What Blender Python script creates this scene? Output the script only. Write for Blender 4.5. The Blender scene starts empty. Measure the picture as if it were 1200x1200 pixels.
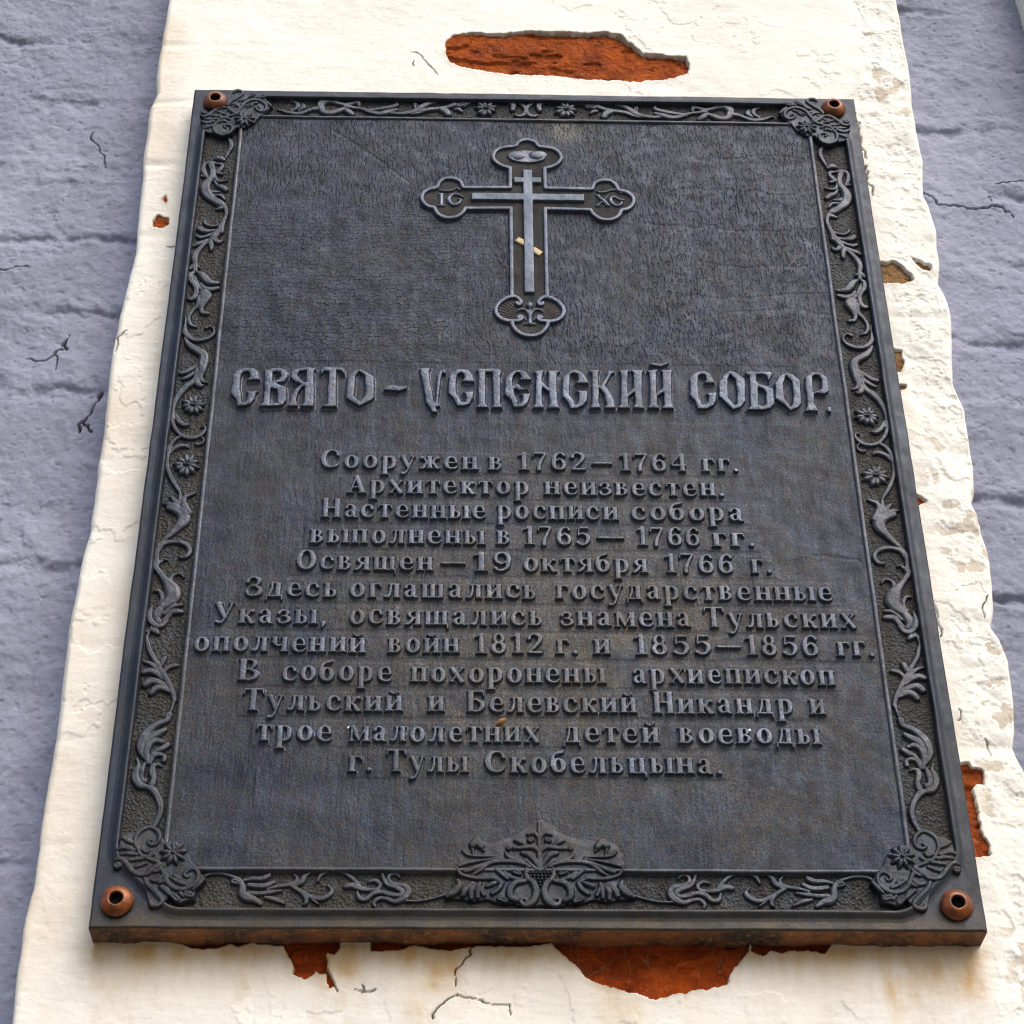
import bpy, math
import numpy as np
from mathutils import Matrix, Vector

# ------------------------------------------------------------------ camera, sky, sun, exposure
SC = bpy.context.scene
COL = SC.collection
F_PX = 2375.3866793824886
CAMR = np.array([[0.9996403469606068, -0.025756284155613738, -0.007469307529704277],
                 [0.009436785848408975, 0.5985533952951606, -0.8010273279067867],
                 [0.02510226685638738, 0.8006687497380742, 0.5985811802851307]])
CAMC = np.array([0.24472259, -1.24805393, -0.58577209])
cd = bpy.data.cameras.new('camera')
cd.sensor_width = 36.0
cd.sensor_height = 36.0
cd.lens = 36.0 * F_PX / 1200.0
cd.clip_start = 0.01
cd.clip_end = 500.0
cam = bpy.data.objects.new('camera', cd)
COL.objects.link(cam)
mw = Matrix.Identity(4)
for i in range(3):
    mw[i][0] = CAMR[0][i]; mw[i][1] = -CAMR[1][i]; mw[i][2] = -CAMR[2][i]; mw[i][3] = CAMC[i]
cam.matrix_world = mw
SC.camera = cam

SUN_EL, SUN_AZ = math.radians(50), math.radians(150)     # azimuth clockwise from +Y (into the wall)
wd = bpy.data.worlds.new('World')
SC.world = wd
wd.use_nodes = True
wn = wd.node_tree
bg = wn.nodes['Background']
sky = wn.nodes.new('ShaderNodeTexSky')
sky.sky_type = 'NISHITA'
sky.sun_disc = False
sky.sun_elevation = SUN_EL
sky.sun_rotation = SUN_AZ
sky.air_density = 1.0
sky.dust_density = 4.0
sky.ozone_density = 1.0
wn.links.new(sky.outputs[0], bg.inputs[0])
bg.inputs[1].default_value = 0.13
sl = bpy.data.lights.new('sun', 'SUN')
sl.energy = 1.2
sl.angle = math.radians(55)
sl.color = (1.0, 0.965, 0.90)
so = bpy.data.objects.new('sun', sl)
COL.objects.link(so)
sd = Vector((math.sin(SUN_AZ) * math.cos(SUN_EL), math.cos(SUN_AZ) * math.cos(SUN_EL), math.sin(SUN_EL)))
so.rotation_euler = sd.to_track_quat('Z', 'Y').to_euler()
so.location = (0.8, -2.0, 3.0)
SC.view_settings.view_transform = 'Standard'
SC.view_settings.look = 'None'
SC.view_settings.exposure = 0.62
SC.view_settings.gamma = 1.0
SC.cycles.max_bounces = 6
SC.cycles.use_denoising = True
SC.cycles.filter_width = 1.2

# ------------------------------------------------------------------ measuring
W, H = 0.600, 0.8223            # the plaque, metres
YW = 0.023                      # face of the pilaster behind the plaque's front plane (Y = 0)
YP = 0.068                      # recessed wall


def unproj(px, py, Y=0.0):
    px = np.asarray(px, float); py = np.asarray(py, float)
    a, b = (px - 600) / F_PX, (py - 600) / F_PX
    d = CAMR[0][:, None] * a.ravel() + CAMR[1][:, None] * b.ravel() + CAMR[2][:, None]
    k = (Y - CAMC[1]) / d[1]
    return (CAMC[0] + k * d[0]).reshape(px.shape), (CAMC[2] + k * d[2]).reshape(px.shape)


def trace(pts, ox=0., oy=0., s=1., Y=0.0):
    """points read off an enlarged view -> metres on the plane Y"""
    p = np.array([q[:2] for q in pts], float)
    x, z = unproj(ox + p[:, 0] / s, oy + p[:, 1] / s, Y)
    return np.stack([x, z], 1)


def px_scale(px, py, Y=0.0):
    x, z = unproj([px, px + 4, px], [py, py, py + 4], Y)
    return math.sqrt(math.hypot(x[1] - x[0], z[1] - z[0]) * math.hypot(x[2] - x[0], z[2] - z[0])) / 4


# ------------------------------------------------------------------ noise
_T = [np.random.default_rng(s).random((256, 256)).astype(np.float32) for s in range(24)]


def vnoise(x, z, seed=0):
    t = _T[seed % 24]
    xi = np.floor(x).astype(np.int64); zi = np.floor(z).astype(np.int64)
    fx = (x - xi).astype(np.float32); fz = (z - zi).astype(np.float32)
    fx = fx * fx * (3 - 2 * fx); fz = fz * fz * (3 - 2 * fz)
    x0 = xi & 255; x1 = (xi + 1) & 255; z0 = zi & 255; z1 = (zi + 1) & 255
    a = t[x0, z0] * (1 - fx) + t[x1, z0] * fx
    b = t[x0, z1] * (1 - fx) + t[x1, z1] * fx
    return (a * (1 - fz) + b * fz) * 2 - 1


def fbm(x, z, f, octv=4, seed=0, gain=0.5):
    r = 0; a = 1.0; n = 0
    for o in range(octv):
        r = r + a * vnoise(x * f + 17.3 * o + seed * 3.1, z * f + 9.7 * o + seed * 5.7, seed + o)
        n += a; a *= gain; f *= 2.03
    return r / n


def sstep(a, b, x):
    t = np.clip((x - a) / (b - a), 0, 1)
    return t * t * (3 - 2 * t)


# ------------------------------------------------------------------ distance helpers
def smooth(pts, n=7):
    """Catmull-Rom through (x, z, r)"""
    p = np.array(pts, float)
    if len(p) < 3:
        return p
    q = np.vstack([2 * p[0] - p[1], p, 2 * p[-1] - p[-2]])
    out = []
    for i in range(1, len(q) - 2):
        t = np.linspace(0, 1, n, endpoint=False)[:, None]
        a, b, c, d = q[i - 1], q[i], q[i + 1], q[i + 2]
        out.append(0.5 * (2 * b + (c - a) * t + (2 * a - 5 * b + 4 * c - d) * t * t + (3 * b - a - 3 * c + d) * t ** 3))
    out.append(p[-1][None])
    r = np.vstack(out)
    r[:, 2] = np.clip(r[:, 2], p[:, 2].min() * 0.8, p[:, 2].max() * 1.05)
    return r


class Field:
    """a rectangular height grid"""
    def __init__(s, x0, x1, z0, z1, g):
        s.g = g; s.x0 = x0; s.z0 = z0
        s.nx = int(math.ceil((x1 - x0) / g)) + 1
        s.nz = int(math.ceil((z1 - z0) / g)) + 1
        s.xs = x0 + np.arange(s.nx) * g
        s.zs = z0 + np.arange(s.nz) * g
        s.h = np.full((s.nz, s.nx), -1.0)

    def win(s, xa, xb, za, zb):
        i0 = max(0, int((xa - s.x0) / s.g) - 1); i1 = min(s.nx, int((xb - s.x0) / s.g) + 3)
        j0 = max(0, int((za - s.z0) / s.g) - 1); j1 = min(s.nz, int((zb - s.z0) / s.g) + 3)
        if i1 <= i0 or j1 <= j0:
            return None
        X, Z = np.meshgrid(s.xs[i0:i1], s.zs[j0:j1])
        return (slice(j0, j1), slice(i0, i1)), X, Z

    def stroke(s, pts, k=0.8, base=0.0006, cap=0.0045, p=0.62, sm=True, lift=0.0, vein=0.0):
        """rounded raised line; pts (x, z, r) in metres"""
        q = smooth(pts) if sm else np.array(pts, float)
        for a, b in zip(q[:-1], q[1:]):
            m = max(a[2], b[2])
            w = s.win(min(a[0], b[0]) - m, max(a[0], b[0]) + m, min(a[1], b[1]) - m, max(a[1], b[1]) + m)
            if w is None:
                continue
            sl_, X, Z = w
            dx, dz = b[0] - a[0], b[1] - a[1]
            L = dx * dx + dz * dz + 1e-12
            t = np.clip(((X - a[0]) * dx + (Z - a[1]) * dz) / L, 0, 1)
            d = np.hypot(X - a[0] - t * dx, Z - a[1] - t * dz)
            r = a[2] + (b[2] - a[2]) * t
            qd = np.clip(1 - (d / r) ** 2, 0, 1) ** p * (1 - vein * np.exp(-(d / r / 0.26) ** 2) * sstep(0.0013, 0.0021, r))
            h = np.where(d < r, np.minimum(base + k * r, cap) * qd + lift, -1)
            s.h[sl_] = np.maximum(s.h[sl_], h)

    def sdf_stroke(s, D, pts, sm=True):
        q = smooth(pts, 5) if sm else np.array(pts, float)
        for a, b in zip(q[:-1], q[1:]):
            m = max(a[2], b[2]) + 0.0012
            w = s.win(min(a[0], b[0]) - m, max(a[0], b[0]) + m, min(a[1], b[1]) - m, max(a[1], b[1]) + m)
            if w is None:
                continue
            sl_, X, Z = w
            dx, dz = b[0] - a[0], b[1] - a[1]
            L = dx * dx + dz * dz + 1e-12
            t = np.clip(((X - a[0]) * dx + (Z - a[1]) * dz) / L, 0, 1)
            d = np.hypot(X - a[0] - t * dx, Z - a[1] - t * dz) - (a[2] + (b[2] - a[2]) * t)
            D[sl_] = np.minimum(D[sl_], d)

    def sdf_box(s, D, x0, z0, x1, z1, hw):
        """flat ended bar from p0 to p1 with half width hw"""
        m = hw + 0.0012
        w = s.win(min(x0, x1) - m, max(x0, x1) + m, min(z0, z1) - m, max(z0, z1) + m)
        if w is None:
            return
        sl_, X, Z = w
        dx, dz = x1 - x0, z1 - z0
        L = math.hypot(dx, dz) + 1e-9
        ux, uz = dx / L, dz / L
        u = (X - x0) * ux + (Z - z0) * uz - L / 2
        v = -(X - x0) * uz + (Z - z0) * ux
        qx, qz = np.abs(u) - L / 2, np.abs(v) - hw
        d = np.hypot(np.maximum(qx, 0), np.maximum(qz, 0)) + np.minimum(np.maximum(qx, qz), 0)
        D[sl_] = np.minimum(D[sl_], d)

    def poly(s, pts, margin=0.0015):
        """signed distance to polygon in its window (negative inside)"""
        p = np.array(pts, float)
        w = s.win(p[:, 0].min() - margin, p[:, 0].max() + margin, p[:, 1].min() - margin, p[:, 1].max() + margin)
        if w is None:
            return None
        sl_, X, Z = w
        return sl_, poly_sd(X, Z, p)

    def raise_sd(s, D, hgt, soft=0.0005, crown=0.0):
        h = hgt * sstep(soft, -soft, D) + crown * np.clip(-D / 0.002, 0, 1)
        s.h = np.maximum(s.h, np.where(D < soft, h, -1))

    def mesh(s, name, mat, parent, base, eps=1e-5, sink=0.0004, wob=0.00012, keep=None, rough=0.0):
        """base: height of the ground the relief stands on (m toward the viewer)"""
        X, Z = np.meshgrid(s.xs, s.zs)
        up = (s.h > eps) if keep is None else keep
        q = up[:-1, :-1] | up[1:, :-1] | up[:-1, 1:] | up[1:, 1:]
        hh = np.where(s.h > eps, s.h, -sink) if keep is None else s.h
        hh = hh + base
        if wob:
            hh = hh + wob * fbm(X, Z, 160.0, 3, 5)
        return grid_obj(name, X, -hh, Z, q, mat, parent)


def poly_sd(X, Z, p):
    d = np.full(X.shape, 1e9); ins = np.zeros(X.shape, bool)
    n = len(p)
    for i in range(n):
        a, b = p[i], p[(i + 1) % n]
        dx, dz = b - a
        L = dx * dx + dz * dz + 1e-15
        t = np.clip(((X - a[0]) * dx + (Z - a[1]) * dz) / L, 0, 1)
        d = np.minimum(d, (X - a[0] - t * dx) ** 2 + (Z - a[1] - t * dz) ** 2)
        c = (a[1] > Z) != (b[1] > Z)
        if abs(dz) > 1e-12:
            ins ^= c & (X < dx * (Z - a[1]) / dz + a[0])
    d = np.sqrt(d)
    return np.where(ins, -d, d)


# ------------------------------------------------------------------ meshes
LOC = {}


def raw_mesh(name, co, quads, mat, parent, cols=None, smooth_=True):
    me = bpy.data.meshes.new(name)
    off = np.array(LOC.get(parent.name, (0, 0, 0))) if parent else np.zeros(3)
    if parent and parent.parent:
        off = np.array(LOC[parent.name])
    co = np.asarray(co, float) - off
    me.vertices.add(len(co)); me.vertices.foreach_set('co', co.astype(np.float32).ravel())
    n = len(quads)
    me.loops.add(n * 4); me.loops.foreach_set('vertex_index', np.asarray(quads, np.int32).ravel())
    me.polygons.add(n); me.polygons.foreach_set('loop_start', (np.arange(n) * 4).astype(np.int32))
    me.polygons.foreach_set('use_smooth', np.full(n, smooth_, bool))
    me.update(calc_edges=True)
    if cols is not None:
        at = me.color_attributes.new('wear', 'FLOAT_COLOR', 'POINT')
        at.data.foreach_set('color', cols.astype(np.float32).ravel())
    me.materials.append(mat)
    o = bpy.data.objects.new(name, me)
    COL.objects.link(o)
    if parent:
        o.parent = parent
        LOC[o.name] = tuple(off)
    return o


def grid_obj(name, X, Y, Z, q, mat, parent, cols=None, extra=None):
    nz, nx = X.shape
    j, i = np.nonzero(q)
    a = j * nx + i
    F = np.stack([a, a + 1, a + nx + 1, a + nx], 1)
    used = np.zeros(nx * nz, bool); used[F.ravel()] = True
    idx = np.cumsum(used) - 1
    co = np.stack([X.ravel()[used], Y.ravel()[used], Z.ravel()[used]], 1)
    F = idx[F]
    c = cols.reshape(-1, 4)[used] if cols is not None else None
    if extra is not None:
        ec, ef = extra
        F = np.vstack([F, np.asarray(ef) + len(co)])
        co = np.vstack([co, ec])
        if c is not None:
            c = np.vstack([c, np.tile([0, 0, 0, 1.], (len(ec), 1))])
    return raw_mesh(name, co, F, mat, parent, c)


def thing(name, label, cat, loc, group=None, kind=None):
    o = bpy.data.objects.new(name, None)
    o.empty_display_size = 0.05
    COL.objects.link(o)
    o.location = loc
    o['label'] = label; o['category'] = cat
    if group: o['group'] = group
    if kind: o['kind'] = kind
    LOC[o.name] = tuple(loc)
    return o


def lathe(prof, cx, cz, seg=48, squash=1.0, jit=0.0, seed=0):
    """profile (r, height toward viewer) -> co, quads around the axis Y"""
    th = np.linspace(0, 2 * math.pi, seg, endpoint=False)
    co = []
    rng = np.random.default_rng(seed)
    for r, h in prof:
        rr = r * (1 + jit * np.sin(th * 3 + seed) + jit * 0.6 * np.sin(th * 5 + 2 * seed))
        co.append(np.stack([cx + rr * np.cos(th), np.full(seg, -h), cz + rr * np.sin(th) * squash], 1))
    Q = []
    for k in range(len(prof) - 1):
        for i in range(seg):
            j = (i + 1) % seg
            Q.append((k * seg + i, k * seg + j, (k + 1) * seg + j, (k + 1) * seg + i))
    return np.vstack(co), np.array(Q)


# ------------------------------------------------------------------ materials
def mat_new(name):
    m = bpy.data.materials.new(name)
    m.use_nodes = True
    nt = m.node_tree
    return m, nt, nt.nodes['Principled BSDF']


def N(nt, t, **kw):
    n = nt.nodes.new(t)
    for k, v in kw.items():
        if k.startswith('i_'):
            n.inputs[k[2:].replace('_', ' ')].default_value = v
        else:
            setattr(n, k, v)
    return n


def ramp(nt, src, stops):
    r = nt.nodes.new('ShaderNodeValToRGB')
    el = r.color_ramp.elements
    while len(el) < len(stops):
        el.new(0.5)
    for e, (p, c) in zip(el, stops):
        e.position = p
        e.color = (c, c, c, 1) if not isinstance(c, tuple) else (*c, 1)
    nt.links.new(src, r.inputs[0])
    return r.outputs[0]


def coords(nt, scale=(1, 1, 1), rot=(0, 0, 0)):
    g = nt.nodes.new('ShaderNodeNewGeometry')
    mp = nt.nodes.new('ShaderNodeMapping')
    mp.inputs['Scale'].default_value = scale
    mp.inputs['Rotation'].default_value = rot
    nt.links.new(g.outputs['Position'], mp.inputs[0])
    return mp.outputs[0]


def noise(nt, vec, scale, detail=4, rough=0.55, dist=0.0):
    n = N(nt, 'ShaderNodeTexNoise', i_Scale=scale, i_Detail=detail, i_Roughness=rough, i_Distortion=dist)
    nt.links.new(vec, n.inputs['Vector'])
    return n.outputs[0]


def mixc(nt, fac, a, b, mode='MIX'):
    m = nt.nodes.new('ShaderNodeMix')
    m.data_type = 'RGBA'; m.blend_type = mode
    for sock, v in ((m.inputs[0], fac), (m.inputs[6], a), (m.inputs[7], b)):
        if isinstance(v, (int, float)):
            sock.default_value = v
        elif isinstance(v, tuple):
            sock.default_value = (*v, 1)
        else:
            nt.links.new(v, sock)
    return m.outputs[2]


def math_(nt, op, a, b=None, c=None, clamp=False):
    m = nt.nodes.new('ShaderNodeMath'); m.operation = op; m.use_clamp = clamp
    for i, v in enumerate((a, b, c)):
        if v is None: continue
        if isinstance(v, (int, float)): m.inputs[i].default_value = v
        else: nt.links.new(v, m.inputs[i])
    return m.outputs[0]


def bump(nt, height, strength, dist, prev=None):
    b = N(nt, 'ShaderNodeBump')
    b.inputs['Strength'].default_value = strength
    b.inputs['Distance'].default_value = dist
    nt.links.new(height, b.inputs['Height'])
    if prev is not None:
        nt.links.new(prev, b.inputs['Normal'])
    return b.outputs['Normal']


def sepxyz(nt):
    g = nt.nodes.new('ShaderNodeNewGeometry')
    s = nt.nodes.new('ShaderNodeSeparateXYZ')
    nt.links.new(g.outputs['Position'], s.inputs[0])
    return s.outputs


def metal(name, base, base2, rough=(0.42, 0.62), metallic=0.35, dust=0.35, fine=0.5, chisel=False, pits=0.0, spec=0.5, grain=0.0):
    """dark patinated cast bronze"""
    m, nt, P = mat_new(name)
    v = coords(nt)
    vs = coords(nt, (1, 1, 0.18))                       # run-off streaks down the face
    xyz = sepxyz(nt)
    n1 = noise(nt, v, 38, 5, 0.6)
    col = mixc(nt, ramp(nt, n1, [(0.38, 0.0), (0.66, 1.0)]), base, base2)
    st = noise(nt, vs, 130, 4, 0.6)
    col = mixc(nt, math_(nt, 'MULTIPLY', ramp(nt, st, [(0.47, 0.0), (0.70, 1.0)]), 0.55), col, (0.042, 0.058, 0.072))
    # settled dust and lichen film, more of it low on the plaque
    low = math_(nt, 'MULTIPLY_ADD', xyz[2], -0.9, 0.62, clamp=True)
    dn = noise(nt, v, 14, 6, 0.62)
    dm = math_(nt, 'MULTIPLY', ramp(nt, dn, [(0.40, 0.0), (0.68, 1.0)]), math_(nt, 'MULTIPLY_ADD', low, 1.0, 0.25))
    col = mixc(nt, math_(nt, 'MULTIPLY', dm, dust), col, (0.115, 0.098, 0.07))
    # brown grime worked in among the lines of text, and along the foot of the frame
    def blob(cx, cz, rx, rz):
        a = math_(nt, 'POWER', math_(nt, 'MULTIPLY', math_(nt, 'SUBTRACT', xyz[0], cx), 1 / rx), 2.0)
        b = math_(nt, 'POWER', math_(nt, 'MULTIPLY', math_(nt, 'SUBTRACT', xyz[2], cz), 1 / rz), 2.0)
        return math_(nt, 'EXPONENT', math_(nt, 'MULTIPLY', math_(nt, 'ADD', a, b), -1.0))
    gn = ramp(nt, noise(nt, v, 34, 6, 0.66), [(0.36, 0.05), (0.66, 1.0)])
    gm = math_(nt, 'MULTIPLY', math_(nt, 'MULTIPLY', blob(0.31, 0.235, 0.17, 0.13), gn), 0.62)
    col = mixc(nt, gm, col, (0.105, 0.088, 0.062))
    gm2 = math_(nt, 'MULTIPLY', math_(nt, 'MULTIPLY', blob(0.335, 0.775, 0.022, 0.020), gn), 0.5)
    col = mixc(nt, gm2, col, (0.12, 0.11, 0.065))
    fo = math_(nt, 'MULTIPLY_ADD', xyz[2], -45.0, 1.0, clamp=True)
    fo = math_(nt, 'MULTIPLY', fo, ramp(nt, noise(nt, v, 50, 5, 0.65), [(0.3, 0.2), (0.65, 1.0)]))
    col = mixc(nt, math_(nt, 'MULTIPLY', fo, 0.75), col, (0.10, 0.072, 0.036))
    if grain:
        gr = ramp(nt, noise(nt, v, 620, 3, 0.7), [(0.30, 0.0), (0.70, 1.0)])
        col = mixc(nt, grain, col, mixc(nt, gr, (0.25, 0.24, 0.24), (1.9, 1.9, 1.9)), 'MULTIPLY')
        hue = ramp(nt, noise(nt, v, 210, 3, 0.6), [(0.42, (0.80, 0.97, 1.20)), (0.66, (1.12, 1.0, 0.88))])
        col = mixc(nt, grain, col, hue, 'MULTIPLY')
    g = noise(nt, v, 900, 2, 0.5)
    sp = ramp(nt, g, [(0.66, 0.0), (0.78, 1.0)])
    col = mixc(nt, math_(nt, 'MULTIPLY', sp, 0.35), col, (0.20, 0.19, 0.175))
    vo = N(nt, 'ShaderNodeTexVoronoi', i_Scale=42.0); nt.links.new(v, vo.inputs['Vector'])
    wsp = ramp(nt, vo.outputs['Distance'], [(0.0, 1.0), (0.035, 1.0), (0.045, 0.0)])
    vr = N(nt, 'ShaderNodeSeparateColor'); nt.links.new(vo.outputs['Color'], vr.inputs[0])
    wsp = math_(nt, 'MULTIPLY', wsp, math_(nt, 'GREATER_THAN', vr.outputs[0], 0.90))
    col = mixc(nt, wsp, col, (0.55, 0.55, 0.52))
    nt.links.new(col, P.inputs['Base Color'])
    P.inputs['Metallic'].default_value = metallic
    P.inputs['Specular IOR Level'].default_value = spec
    rg = noise(nt, v, 75, 4, 0.6)
    rr = ramp(nt, rg, [(0.3, rough[0]), (0.7, rough[1])])
    rr = math_(nt, 'ADD', rr, math_(nt, 'MULTIPLY', dm, 0.2), clamp=True)
    nt.links.new(rr, P.inputs['Roughness'])
    nrm = bump(nt, noise(nt, v, 480, 4, 0.65), fine, 0.0005)
    nrm = bump(nt, noise(nt, v, 90, 3, 0.5), 0.15, 0.0012, nrm)
    if pits:
        pv = N(nt, 'ShaderNodeTexVoronoi', i_Scale=430.0); nt.links.new(v, pv.inputs['Vector'])
        nrm = bump(nt, pv.outputs['Distance'], pits, 0.0014, nrm)
    if chisel:
        # modeller's tool marks: short level dashes upper left, slanting nicks upper right, fine upright combing below
        wx = noise(nt, v, 26, 2)
        nn = N(nt, 'ShaderNodeTexNoise', i_Scale=70.0, i_Detail=3.0); nt.links.new(v, nn.inputs['Vector'])
        ad = nt.nodes.new('ShaderNodeVectorMath'); ad.operation = 'MULTIPLY_ADD'
        nt.links.new(nn.outputs['Color'], ad.inputs[0]); ad.inputs[1].default_value = (0.012, 0.012, 0.012); nt.links.new(v, ad.inputs[2])
        sx = nt.nodes.new('ShaderNodeSeparateXYZ'); nt.links.new(ad.outputs[0], sx.inputs[0])
        cx = nt.nodes.new('ShaderNodeCombineXYZ'); nt.links.new(sx.outputs[0], cx.inputs[0]); nt.links.new(sx.outputs[2], cx.inputs[1])
        bk = N(nt, 'ShaderNodeTexBrick', offset=0.37, squash=1.0)
        bk.inputs['Scale'].default_value = 1.0; bk.inputs['Mortar Size'].default_value = 0.00055; bk.inputs['Mortar Smooth'].default_value = 0.6
        bk.inputs['Brick Width'].default_value = 0.0082; bk.inputs['Row Height'].default_value = 0.0045
        nt.links.new(cx.outputs[0], bk.inputs['Vector'])
        brk = ramp(nt, noise(nt, coords(nt, (1, 1, 1.6)), 120, 3, 0.6), [(0.44, 0.0), (0.56, 1.0)])
        dash = math_(nt, 'SUBTRACT', 1.0, math_(nt, 'MULTIPLY', bk.outputs['Fac'], brk))
        dash = math_(nt, 'ADD', dash, math_(nt, 'MULTIPLY', noise(nt, coords(nt, (0.7, 1, 1)), 260, 3), 0.40))
        nick = noise(nt, coords(nt, (1, 1, 0.27), (0, math.radians(11), 0)), 430, 2.0, 0.5, 0.3)
        nick = ramp(nt, nick, [(0.36, 0.0), (0.47, 0.85), (0.75, 1.0)])
        comb = math_(nt, 'ADD', math_(nt, 'MULTIPLY', noise(nt, coords(nt, (1, 1, 0.2)), 380, 2.5, 0.55), 0.55), math_(nt, 'MULTIPLY', noise(nt, v, 200, 5, 0.7), 0.45))
        ml = math_(nt, 'ADD', math_(nt, 'MULTIPLY_ADD', xyz[0], -14.0, 4.1), math_(nt, 'MULTIPLY_ADD', wx, 3.0, -1.5))
        ml = math_(nt, 'MINIMUM', math_(nt, 'MAXIMUM', ml, 0.0), 1.0)
        up = math_(nt, 'MULTIPLY_ADD', xyz[2], 26.0, -12.4, clamp=True)
        top = math_(nt, 'MULTIPLY_ADD', xyz[2], -26.0, 18.0, clamp=True)
        mdash = math_(nt, 'MULTIPLY', math_(nt, 'MULTIPLY', ml, up), top)
        hh = mixc(nt, mdash, mixc(nt, up, comb, nick), dash)
        amp = ramp(nt, noise(nt, v, 20, 4, 0.6), [(0.34, 0.25), (0.62, 1.0)])
        hh = math_(nt, 'MULTIPLY', hh, amp)
        nrm = bump(nt, hh, 0.7, 0.0016, nrm)
        nrm = bump(nt, noise(nt, v, 42, 3, 0.5), 0.14, 0.003, nrm)
    nt.links.new(nrm, P.inputs['Normal'])
    return m


M_PANEL = metal('panel_bronze', (0.0110, 0.0130, 0.0200), (0.0320, 0.0350, 0.0475), (0.40, 0.60), metallic=0.65, dust=0.40, chisel=True, fine=0.7, grain=0.75, spec=0.4)
M_RIM = metal('rim_bronze', (0.021, 0.025, 0.034), (0.038, 0.043, 0.056), (0.36, 0.56), metallic=0.62, dust=0.25, fine=0.4, grain=0.3, spec=0.45)
M_CART = metal('cartouche_bronze', (0.016, 0.018, 0.025), (0.040, 0.043, 0.054), (0.34, 0.55), metallic=0.6, dust=0.40, fine=0.5, grain=0.4, spec=0.45)
M_CHANNEL = metal('channel_bronze', (0.011, 0.010, 0.0095), (0.027, 0.023, 0.019), (0.5, 0.75), metallic=0.15, dust=0.3, pits=0.9, fine=0.4, grain=0.5, spec=0.4)
M_LETTER = metal('letter_bronze', (0.068, 0.076, 0.098), (0.118, 0.128, 0.158), (0.34, 0.56), metallic=0.72, dust=0.45, fine=0.55, grain=0.5)
M_SCROLL = metal('scroll_bronze', (0.038, 0.040, 0.050), (0.076, 0.079, 0.093), (0.32, 0.52), metallic=0.65, dust=0.32, fine=0.45, grain=0.35)
M_CROSSBED = metal('cross_bed', (0.014, 0.012, 0.010), (0.028, 0.024, 0.020), (0.5, 0.75), metallic=0.1, dust=0.1, fine=0.3)
M_BAR = metal('cross_bar_metal', (0.070, 0.086, 0.112), (0.105, 0.122, 0.150), (0.36, 0.52), metallic=0.72, dust=0.1, fine=0.35, grain=0.25)
M_GOLD = metal('pale_brass', (0.30, 0.23, 0.115), (0.42, 0.34, 0.20), (0.35, 0.5), dust=0.05, fine=0.3, metallic=0.3)


def plaster(name, base, base2, tint, bumpy=1.0, stains=True):
    m, nt, P = mat_new(name)
    v = coords(nt)
    col = mixc(nt, ramp(nt, noise(nt, v, 9, 6, 0.6), [(0.35, 0.0), (0.68, 1.0)]), base, base2)
    col = mixc(nt, math_(nt, 'MULTIPLY', ramp(nt, noise(nt, v, 42, 5, 0.7), [(0.55, 0.0), (0.8, 1.0)]), 0.5), col, tint)
    if not stains:
        gp_ = ramp(nt, noise(nt, v, 7, 6, 0.65), [(0.42, 0.0), (0.62, 0.7)])
        col = mixc(nt, gp_, col, (0.200, 0.213, 0.275))
        ch_ = ramp(nt, noise(nt, v, 150, 4, 0.7), [(0.56, 0.0), (0.70, 0.55)])
        col = mixc(nt, ch_, col, (0.42, 0.43, 0.52))
    at = N(nt, 'ShaderNodeVertexColor', layer_name='wear')
    sc = N(nt, 'ShaderNodeSeparateColor'); nt.links.new(at.outputs[0], sc.inputs[0])
    if stains:
        sn = ramp(nt, noise(nt, coords(nt, (1, 1, 0.3)), 60, 5, 0.65), [(0.3, 0.45), (0.65, 1.0)])
        col = mixc(nt, math_(nt, 'MULTIPLY', sc.outputs[0], sn, clamp=True), col, (0.52, 0.285, 0.055))
    col = mixc(nt, sc.outputs[2], col, (0.40, 0.29, 0.17))
    col = mixc(nt, sc.outputs[1], col, (0.055, 0.035, 0.02))
    nt.links.new(col, P.inputs['Base Color'])
    P.inputs['Roughness'].default_value = 0.8
    P.inputs['Specular IOR Level'].default_value = 0.25
    nrm = bump(nt, noise(nt, v, 300, 5, 0.65), 0.32 * bumpy, 0.0012)
    nrm = bump(nt, noise(nt, coords(nt, (0.35, 1, 1)), 210, 3, 0.6), 0.14 * bumpy, 0.001, nrm)
    nrm = bump(nt, noise(nt, v, 85, 6, 0.7), 0.22 * bumpy * bumpy, 0.003, nrm)
    nt.links.new(nrm, P.inputs['Normal'])
    return m


M_CREAM = plaster('cream_limewash', (0.83, 0.80, 0.71), (0.87, 0.855, 0.79), (0.80, 0.73, 0.58))
M_PURPLE = plaster('violet_grey_limewash', (0.265, 0.276, 0.368), (0.335, 0.348, 0.440), (0.21, 0.215, 0.27), bumpy=1.4, stains=False)


def brick_mat(name, a, b, c):
    m, nt, P = mat_new(name)
    v = coords(nt)
    col = mixc(nt, ramp(nt, noise(nt, v, 55, 6, 0.65), [(0.32, 0.0), (0.66, 1.0)]), a, b)
    col = mixc(nt, ramp(nt, noise(nt, v, 170, 4, 0.7), [(0.58, 0.0), (0.72, 0.8)]), col, c)
    nt.links.new(col, P.inputs['Base Color'])
    P.inputs['Roughness'].default_value = 0.95
    P.inputs['Specular IOR Level'].default_value = 0.15
    nrm = bump(nt, noise(nt, v, 240, 6, 0.7), 0.9, 0.003)
    nrm = bump(nt, noise(nt, v, 70, 5, 0.7), 0.8, 0.008, nrm)
    cv = ramp(nt, noise(nt, v, 120, 5, 0.7), [(0.30, 0.75), (0.42, 0.0)])
    nt.links.new(mixc(nt, cv, col, (0.05, 0.016, 0.008)), P.inputs['Base Color'])
    nt.links.new(nrm, P.inputs['Normal'])
    return m


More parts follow.
